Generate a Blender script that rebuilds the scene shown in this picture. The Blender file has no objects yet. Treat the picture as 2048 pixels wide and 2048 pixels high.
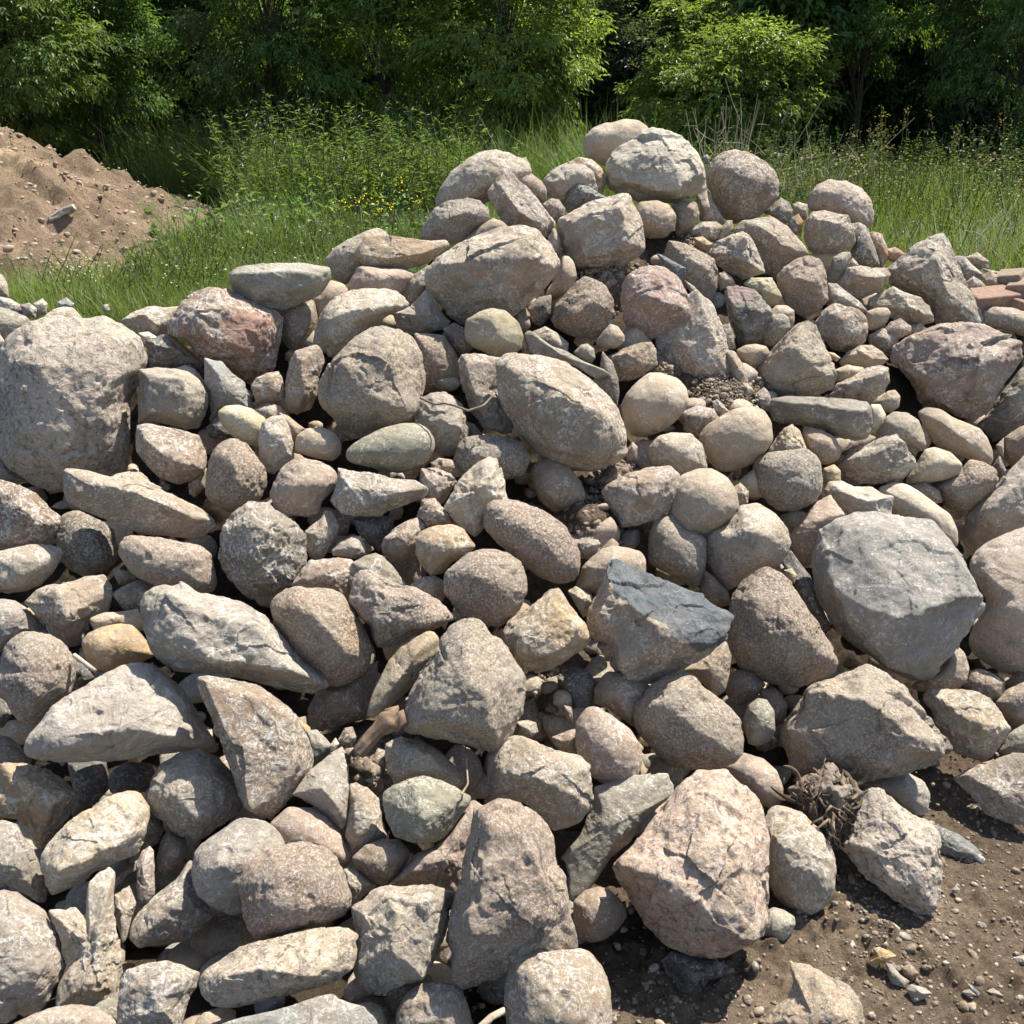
import bpy, bmesh, math, random
import numpy as np
from mathutils import Vector
random.seed(7); RNG = np.random.default_rng(7)
SC = bpy.context.scene
# ---------------------------------------------------------------- camera, sky, sun, exposure
PITCH = math.radians(22.8); CAMZ = 1.6; FPX = 2054.0; CC = 1024.0
cam_d = bpy.data.cameras.new('camera'); cam = bpy.data.objects.new('camera', cam_d)
SC.collection.objects.link(cam); SC.camera = cam
cam.location = (0, 0, CAMZ); cam.rotation_euler = (math.pi/2 - PITCH, 0, 0)
cam_d.sensor_width = 36; cam_d.sensor_fit = 'HORIZONTAL'; cam_d.lens = 36*FPX/2048
cam_d.clip_start = .05; cam_d.clip_end = 500
SUN_EL = math.radians(61); SUN_AZ = math.radians(50)      # azimuth from +Y towards +X
world = bpy.data.worlds.new('World'); SC.world = world; world.use_nodes = True
wt = world.node_tree; wt.nodes.clear()
sky = wt.nodes.new('ShaderNodeTexSky'); sky.sky_type = 'NISHITA'; sky.sun_disc = False
sky.sun_elevation = SUN_EL; sky.sun_rotation = SUN_AZ; sky.altitude = 200
bgn = wt.nodes.new('ShaderNodeBackground'); bgn.inputs[1].default_value = .1
wo = wt.nodes.new('ShaderNodeOutputWorld')
wt.links.new(sky.outputs[0], bgn.inputs[0]); wt.links.new(bgn.outputs[0], wo.inputs[0])
sl = bpy.data.lights.new('sun', 'SUN'); sl.energy = 5.0; sl.angle = math.radians(.53); sl.color = (1, .95, .85)
sun = bpy.data.objects.new('sun', sl); SC.collection.objects.link(sun)
SD = Vector((math.sin(SUN_AZ)*math.cos(SUN_EL), math.cos(SUN_AZ)*math.cos(SUN_EL), math.sin(SUN_EL)))
sun.rotation_euler = SD.to_track_quat('Z', 'Y').to_euler()
SC.view_settings.view_transform = 'Standard'; SC.view_settings.look = 'None'
SC.view_settings.exposure = 1.1; SC.view_settings.gamma = 1
SC.render.engine = 'CYCLES'
# ---------------------------------------------------------------- helpers
CF = np.array([0, math.cos(PITCH), -math.sin(PITCH)]); CR = np.array([1., 0, 0]); CU = np.array([0, math.sin(PITCH), math.cos(PITCH)])
CP = np.array([0, 0, CAMZ])
def ray(x, y):                       # source-pixel -> direction with unit depth along the view axis
    x = np.asarray(x, float); y = np.asarray(y, float)
    return CF + np.multiply.outer((x-CC)/FPX, CR) - np.multiply.outer((y-CC)/FPX, CU)
def full(x, y): return ray(np.asarray(x)*1.06, np.asarray(y)*1.06)
SLOPE = .56
def toe(X): return np.where(X > 0, 1.30 + .50*np.clip(X, 0, 1.6), 1.25 + 0*X)
def pile_depth(d, h=0., off=0.):     # depth along ray d to the pile face (or to the ground at height h)
    t = np.full(d.shape[:-1], 2.5)
    for _ in range(30):
        X = t*d[..., 0]
        # Z = CAMZ + t dz ;  Y = t dy ; plane Z = SLOPE (Y - toe)
        tn = (CAMZ + SLOPE*toe(X)) / (SLOPE*d[..., 1] - d[..., 2])
        t = .5*t + .5*tn
    tg = np.where(d[..., 2] < -.02, (h-CAMZ)/np.minimum(d[..., 2], -.02), 1e9)
    return np.minimum(t + off, tg)
def _hash(ix, iy, iz, seed):
    h = (ix.astype(np.int64)*374761393 + iy.astype(np.int64)*668265263 + iz.astype(np.int64)*2147483647 + seed*1274126177) & 0xffffffff
    h = ((h ^ (h >> 13))*1274126177) & 0xffffffff
    h = ((h ^ (h >> 16))*2246822519) & 0xffffffff
    return ((h ^ (h >> 15)) & 0xffffff)/float(0xffffff)*2-1
def vnoise(P, seed=0):
    i = np.floor(P).astype(np.int64); f = P-i; u = f*f*f*(f*(f*6-15)+10)
    r = 0
    for dx in (0, 1):
        wx = u[:, 0] if dx else 1-u[:, 0]
        for dy in (0, 1):
            wy = u[:, 1] if dy else 1-u[:, 1]
            for dz in (0, 1):
                wz = u[:, 2] if dz else 1-u[:, 2]
                r = r + wx*wy*wz*_hash(i[:, 0]+dx, i[:, 1]+dy, i[:, 2]+dz, seed)
    return r
def fbm(P, oct=3, seed=0, gain=.5):
    r = 0; a = 1; s = 0
    for k in range(oct):
        r = r + a*vnoise(P*(2.03**k)+k*17.3, seed+k*7); s += a; a *= gain
    return r/s
def mesh_obj(name, V, Fc, mat=None, col=None, parent=None, smooth=True, loc=None):
    V = np.asarray(V, np.float32); me = bpy.data.meshes.new(name)
    Fc = np.asarray(Fc, np.int32); n = Fc.shape[1]
    me.vertices.add(len(V)); me.vertices.foreach_set('co', V.ravel())
    me.loops.add(Fc.size); me.loops.foreach_set('vertex_index', Fc.ravel())
    me.polygons.add(len(Fc)); me.polygons.foreach_set('loop_start', np.arange(0, Fc.size, n, dtype=np.int32))
    me.polygons.foreach_set('loop_total', np.full(len(Fc), n, np.int32))
    me.polygons.foreach_set('use_smooth', np.full(len(Fc), smooth))
    if col is not None:
        c = np.ones((len(V), 4), np.float32); col = np.asarray(col, np.float32); c[:, :col.shape[-1]] = col
        at = me.color_attributes.new('Col', 'FLOAT_COLOR', 'POINT'); at.data.foreach_set('color', c.ravel())
    me.update(calc_edges=True); me.validate()
    if mat: me.materials.append(mat)
    o = bpy.data.objects.new(name, me); SC.collection.objects.link(o)
    if parent: o.parent = parent
    if loc is not None: o.location = loc
    return o
def tag(o, label=None, cat=None, group=None, kind=None):
    for k, v in (('label', label), ('category', cat), ('group', group), ('kind', kind)):
        if v: o[k] = v
    return o
def empty(name, loc):
    o = bpy.data.objects.new(name, None); o.location = loc; SC.collection.objects.link(o); o.empty_display_size = .1; return o
_ICO = {}
def ico(l):
    if l not in _ICO:
        bm = bmesh.new(); bmesh.ops.create_icosphere(bm, subdivisions=l, radius=1)
        _ICO[l] = (np.array([v.co[:] for v in bm.verts]), np.array([[v.index for v in f.verts] for f in bm.faces])); bm.free()
    return _ICO[l]
def tube(pts, rad, n=8, close=True):
    pts = np.asarray(pts, float); rad = np.asarray(rad, float); m = len(pts)
    T = np.gradient(pts, axis=0); T /= np.linalg.norm(T, axis=1)[:, None]+1e-9
    a = np.array([0, 0, 1.]) if abs(T[0, 2]) < .9 else np.array([1., 0, 0])
    V = []
    for i in range(m):
        u = np.cross(T[i], a); u /= np.linalg.norm(u)+1e-9; w = np.cross(T[i], u)
        ang = np.arange(n)*2*math.pi/n
        V.append(pts[i] + rad[i]*(np.cos(ang)[:, None]*u + np.sin(ang)[:, None]*w))
    V = np.concatenate(V); F = []
    for i in range(m-1):
        for j in range(n):
            k = (j+1) % n; F.append((i*n+j, i*n+k, (i+1)*n+k, (i+1)*n+j))
    if close:
        c0 = len(V); V = np.vstack([V, pts[0], pts[-1]])
        for j in range(n):
            k = (j+1) % n; F.append((c0, k, j, c0)); F.append((c0+1, (m-1)*n+j, (m-1)*n+k, c0+1))
    return V, F
class Acc:
    def __init__(s): s.V = []; s.F = []; s.C = []; s.n = 0
    def add(s, V, F, c=None):
        V = np.asarray(V); F = np.asarray(F); s.V.append(V); s.F.append(F+s.n); s.n += len(V)
        if c is not None: s.C.append(np.broadcast_to(np.asarray(c, float), (len(V), 3)))
    def get(s): return np.concatenate(s.V), np.concatenate(s.F), (np.concatenate(s.C) if s.C else None)
def tris(F):       # quads with repeated last index -> triangles
    out = []
    for f in F:
        if f[0] == f[3]: out.append((f[0], f[1], f[2]))
        else: out.append((f[0], f[1], f[2])); out.append((f[0], f[2], f[3]))
    return np.array(out)
# ---------------------------------------------------------------- materials
class NT:
    def __init__(s, name):
        s.m = bpy.data.materials.new(name); s.m.use_nodes = True; s.t = s.m.node_tree; s.t.nodes.clear()
        s.out = s.n('ShaderNodeOutputMaterial')
    def n(s, typ, **kw):
        x = s.t.nodes.new(typ)
        for k, v in kw.items(): setattr(x, k, v)
        return x
    def l(s, a, b): s.t.links.new(a, b)
    def noise(s, vec, scale, detail=4, rough=.55, dist=0.):
        x = s.n('ShaderNodeTexNoise'); x.inputs['Scale'].default_value = scale; x.inputs['Detail'].default_value = detail
        x.inputs['Roughness'].default_value = rough; x.inputs['Distortion'].default_value = dist; s.l(vec, x.inputs['Vector']); return x.outputs['Fac']
    def ramp(s, fac, stops):
        x = s.n('ShaderNodeValToRGB'); e = x.color_ramp.elements
        while len(e) > 1: e.remove(e[-1])
        e[0].position = stops[0][0]; c = stops[0][1]; e[0].color = (c, c, c, 1) if isinstance(c, (int, float)) else (*c, 1)
        for p, c in stops[1:]:
            q = e.new(p); q.color = (c, c, c, 1) if isinstance(c, (int, float)) else (*c, 1)
        s.l(fac, x.inputs[0]); return x.outputs[0]
    def mix(s, fac, a, b, mode='MIX'):
        x = s.n('ShaderNodeMix', data_type='RGBA', blend_type=mode)
        for sock, v in ((x.inputs[0], fac), (x.inputs[6], a), (x.inputs[7], b)):
            if isinstance(v, (int, float)): sock.default_value = v
            elif isinstance(v, tuple): sock.default_value = (*v, 1)
            else: s.l(v, sock)
        return x.outputs[2]
    def math(s, op, a, b=0.):
        x = s.n('ShaderNodeMath', operation=op)
        for sock, v in ((x.inputs[0], a), (x.inputs[1], b)):
            if isinstance(v, (int, float)): sock.default_value = v
            else: s.l(v, sock)
        return x.outputs[0]
    def coords(s, rnd=True, scale=(1, 1, 1)):
        tc = s.n('ShaderNodeTexCoord'); mp = s.n('ShaderNodeMapping'); s.l(tc.outputs['Object'], mp.inputs['Vector'])
        mp.inputs['Scale'].default_value = scale
        if rnd:
            oi = s.n('ShaderNodeObjectInfo'); k = s.math('MULTIPLY', oi.outputs['Random'], 37.)
            cb = s.n('ShaderNodeCombineXYZ'); s.l(k, cb.inputs[0]); s.l(k, cb.inputs[1]); s.l(k, cb.inputs[2]); s.l(cb.outputs[0], mp.inputs['Location'])
            r = s.math('MULTIPLY', oi.outputs['Random'], 6.2); cr = s.n('ShaderNodeCombineXYZ'); s.l(r, cr.inputs[2]); s.l(r, cr.inputs[0]); s.l(cr.outputs[0], mp.inputs['Rotation'])
        return mp.outputs[0]
    def bsdf(s, col, rough=.9, bumps=(), spec=.3):
        b = s.n('ShaderNodeBsdfPrincipled'); b.inputs['Roughness'].default_value = rough; b.inputs['Specular IOR Level'].default_value = spec
        s.l(col, b.inputs['Base Color']); prev = None
        for h, dist, st in bumps:
            bp = s.n('ShaderNodeBump'); bp.inputs['Distance'].default_value = dist; bp.inputs['Strength'].default_value = st
            s.l(h, bp.inputs['Height'])
            if prev: s.l(prev, bp.inputs['Normal'])
            prev = bp.outputs[0]
        if prev: s.l(prev, b.inputs['Normal'])
        s.l(b.outputs[0], s.out.inputs[0]); return b
def rock_mat(kind):
    t = NT('rock_'+kind); v = t.coords()
    at = t.n('ShaderNodeAttribute', attribute_name='Col'); base = at.outputs['Color']
    big = t.noise(v, 8, 5, .62, .5); mid = t.noise(v, 34, 8, .7, .4); fine = t.noise(v, 190, 5, .75); grit = t.noise(v, 420, 3, .8)
    c = t.mix(.6, base, t.ramp(big, [(.3, .62), (.5, 1.), (.72, 1.3)]), 'MULTIPLY')
    W = (.66, .61, .54); Dk = (.085, .072, .06)
    def over(c, fac, k, colr): return t.mix(t.math('MULTIPLY', t.math('MULTIPLY', fac, at.outputs['Alpha']), k), c, colr)
    def AND(a, b): return t.math('MULTIPLY', a, b)
    oi = t.n('ShaderNodeObjectInfo'); rn = oi.outputs['Random']
    def gate(lo, hi): return AND(t.math('GREATER_THAN', rn, lo), t.math('LESS_THAN', rn, hi))
    vn = t.noise(v, 5.5, 5, .55, 1.1); vein = AND(t.ramp(vn, [(.488, 0.), (.498, 1.), (.503, 1.), (.513, 0.)]), gate(.0, .45))
    stain = AND(t.ramp(t.noise(v, 4.2, 5, .7, .8), [(.5, 0.), (.6, 1.)]), gate(.3, .75))
    c = over(c, stain, .42, (.27, .19, .125)); c = over(c, AND(t.ramp(t.noise(v, 5, 6, .75, .5), [(.53, 0.), (.6, 1.)]), gate(.6, 1.)), .5, (.13, .115, .1))
    if kind == 'coarse':
        q1 = t.noise(v, 85, 4, .7, .5); q2 = t.noise(v, 60, 5, .75, .4); q3 = t.noise(v, 100, 3, .6, .2)
        c = over(c, t.ramp(q1, [(.5, 0.), (.56, 1.)]), .55, (.58, .52, .45)); c = over(c, t.ramp(q2, [(.54, 0.), (.59, 1.)]), .68, (.11, .1, .1))
        c = over(c, AND(t.ramp(q3, [(.56, 0.), (.6, 1.)]), t.ramp(big, [(.45, 0.), (.55, 1.)])), .5, (.5, .33, .27))
        c = t.mix(.5, c, t.ramp(fine, [(.3, .6), (.5, 1.), (.7, 1.35)]), 'MULTIPLY')
        t.bsdf(c, .94, [(mid, .014, .6), (q2, .006, .8), (q1, .005, .8), (fine, .003, .9)], .2); return t.m
    if kind == 'dusty':
        c = over(c, t.ramp(mid, [(.42, 0.), (.58, 1.)]), .4, (.43, .36, .28))
        scr = t.noise(v, 52, 8, .74, 2.2); bl = t.noise(v, 12, 4, .65, .6); m = AND(t.ramp(scr, [(.5, 0.), (.56, 1.)]), t.ramp(bl, [(.4, .08), (.52, 1.)]))
        c = over(c, m, .78, W)
        c = over(c, t.ramp(t.noise(v, 120, 6, .8, .4), [(.57, 0.), (.66, 1.)]), .45, Dk)
        c = over(c, vein, .6, W)
        c = t.mix(.55, c, t.ramp(fine, [(.3, .6), (.5, 1.), (.7, 1.35)]), 'MULTIPLY')
        t.bsdf(c, .95, [(mid, .016, .6), (scr, .006, .7), (fine, .0035, .9), (grit, .0015, .8)], .15)
    elif kind == 'granite':
        g1 = t.noise(v, 170, 3, .7, .3); g2 = t.noise(v, 110, 4, .75, .6); g3 = t.noise(v, 230, 2, .6)
        c = over(c, t.ramp(g1, [(.51, 0.), (.56, 1.)]), .62, (.64, .58, .50))
        c = over(c, t.ramp(g2, [(.56, 0.), (.61, 1.)]), .52, Dk)
        c = over(c, t.ramp(g3, [(.6, 0.), (.64, 1.)]), .4, (.40, .27, .2))
        c = over(c, t.ramp(t.noise(v, 10, 5, .65, .4), [(.44, 0.), (.64, 1.)]), .48, (.43, .37, .285))
        c = t.mix(.5, c, t.ramp(fine, [(.3, .6), (.5, 1.), (.7, 1.35)]), 'MULTIPLY')
        t.bsdf(c, .94, [(mid, .018, .65), (g2, .006, .9), (fine, .004, 1.), (grit, .002, .8)], .2)
    elif kind == 'smooth':
        c = over(c, t.ramp(mid, [(.42, 0.), (.62, 1.)]), .3, (.40, .35, .285))
        st = t.noise(v, 90, 7, .75, 1.2); c = over(c, AND(t.ramp(st, [(.52, 0.), (.59, 1.)]), t.ramp(t.noise(v, 16, 3, .6), [(.4, .1), (.58, 1.)])), .6, W)
        c = over(c, t.ramp(t.noise(v, 150, 5, .8), [(.6, 0.), (.68, 1.)]), .3, Dk)
        c = t.mix(.5, c, t.ramp(fine, [(.3, .65), (.5, 1.), (.7, 1.3)]), 'MULTIPLY')
        t.bsdf(c, .9, [(mid, .011, .45), (st, .003, .5), (fine, .0025, .7), (grit, .001, .6)], .2)
    else:   # layered / slate
        vs = t.coords(True, (1, 1, 3.5)); ly = t.noise(vs, 14, 7, .68, .8); ch = t.noise(v, 60, 8, .75, 1.6)
        c = over(c, t.ramp(ly, [(.4, 0.), (.62, 1.)]), .38, (.40, .365, .305))
        c = over(c, AND(t.ramp(ch, [(.53, 0.), (.59, 1.)]), t.ramp(big, [(.4, .1), (.6, 1.)])), .7, W)
        c = over(c, t.ramp(t.noise(v, 120, 6, .8, .4), [(.6, 0.), (.68, 1.)]), .35, Dk)
        c = over(c, vein, .7, W)
        c = t.mix(.55, c, t.ramp(fine, [(.3, .65), (.5, 1.), (.7, 1.3)]), 'MULTIPLY')
        t.bsdf(c, .85, [(ly, .018, .55), (ch, .006, .7), (fine, .003, .8), (grit, .001, .7)], .25)
    return t.m
RM = {'d': rock_mat('dusty'), 'g': rock_mat('granite'), 's': rock_mat('smooth'), 'l': rock_mat('slate'), 'c': rock_mat('coarse')}
def soil_mat():
    t = NT('soil'); v = t.coords(False)
    a = t.noise(v, 3, 5, .6, .4); b = t.noise(v, 48, 8, .8, .3); c_ = t.noise(v, 210, 5, .8); d_ = t.noise(v, 16, 6, .7)
    at = t.n('ShaderNodeAttribute', attribute_name='Col')
    c = t.mix(.9, at.outputs['Color'], t.ramp(b, [(.32, .4), (.5, 1.), (.66, 1.5)]), 'MULTIPLY')
    c = t.mix(.7, c, t.ramp(a, [(.3, .6), (.6, 1.3)]), 'MULTIPLY')
    c = t.mix(.6, c, t.ramp(c_, [(.35, .5), (.5, 1.), (.66, 1.6)]), 'MULTIPLY')
    t.bsdf(c, .97, [(d_, .05, .7), (b, .025, 1.), (c_, .008, 1.)], .1); return t.m
M_SOIL = soil_mat()
def leaf_mat(name, trans=.35, rough=.5):
    t = NT(name); at = t.n('ShaderNodeAttribute', attribute_name='Col')
    b = t.n('ShaderNodeBsdfPrincipled'); b.inputs['Roughness'].default_value = rough; b.inputs['Specular IOR Level'].default_value = .35
    tr = t.n('ShaderNodeBsdfTranslucent'); mx = t.n('ShaderNodeMixShader'); mx.inputs[0].default_value = trans
    t.l(at.outputs['Color'], b.inputs['Base Color'])
    hs = t.mix(1., at.outputs['Color'], (1.4, 1.42, .55), 'MULTIPLY'); t.l(hs, tr.inputs[0])
    t.l(b.outputs[0], mx.inputs[1]); t.l(tr.outputs[0], mx.inputs[2]); t.l(mx.outputs[0], t.out.inputs[0]); return t.m
M_LEAF = leaf_mat('foliage', .5, .42); M_GRASS = leaf_mat('grass_blades', .35, .55); M_PETAL = leaf_mat('petals', .3, .7)
def plain_mat(name, rough=.9, bs=40, amt=.4, stretch=(1, 1, 1)):
    t = NT(name); v = t.coords(True, stretch); at = t.n('ShaderNodeAttribute', attribute_name='Col')
    n = t.noise(v, bs, 6, .7, .5); n2 = t.noise(v, bs*4, 4, .7)
    c = t.mix(amt*2, at.outputs['Color'], t.ramp(n, [(.3, .5), (.5, 1.), (.7, 1.45)]), 'MULTIPLY')
    t.bsdf(c, rough, [(n, .008, .6), (n2, .002, .6)], .2); return t.m
M_WOOD = plain_mat('weathered_wood', .9, 30, .4, (1, 1, 1)); M_BARK = plain_mat('bark', .95, 20, .4); M_BRICK = plain_mat('brick', .95, 60, .3)

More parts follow.
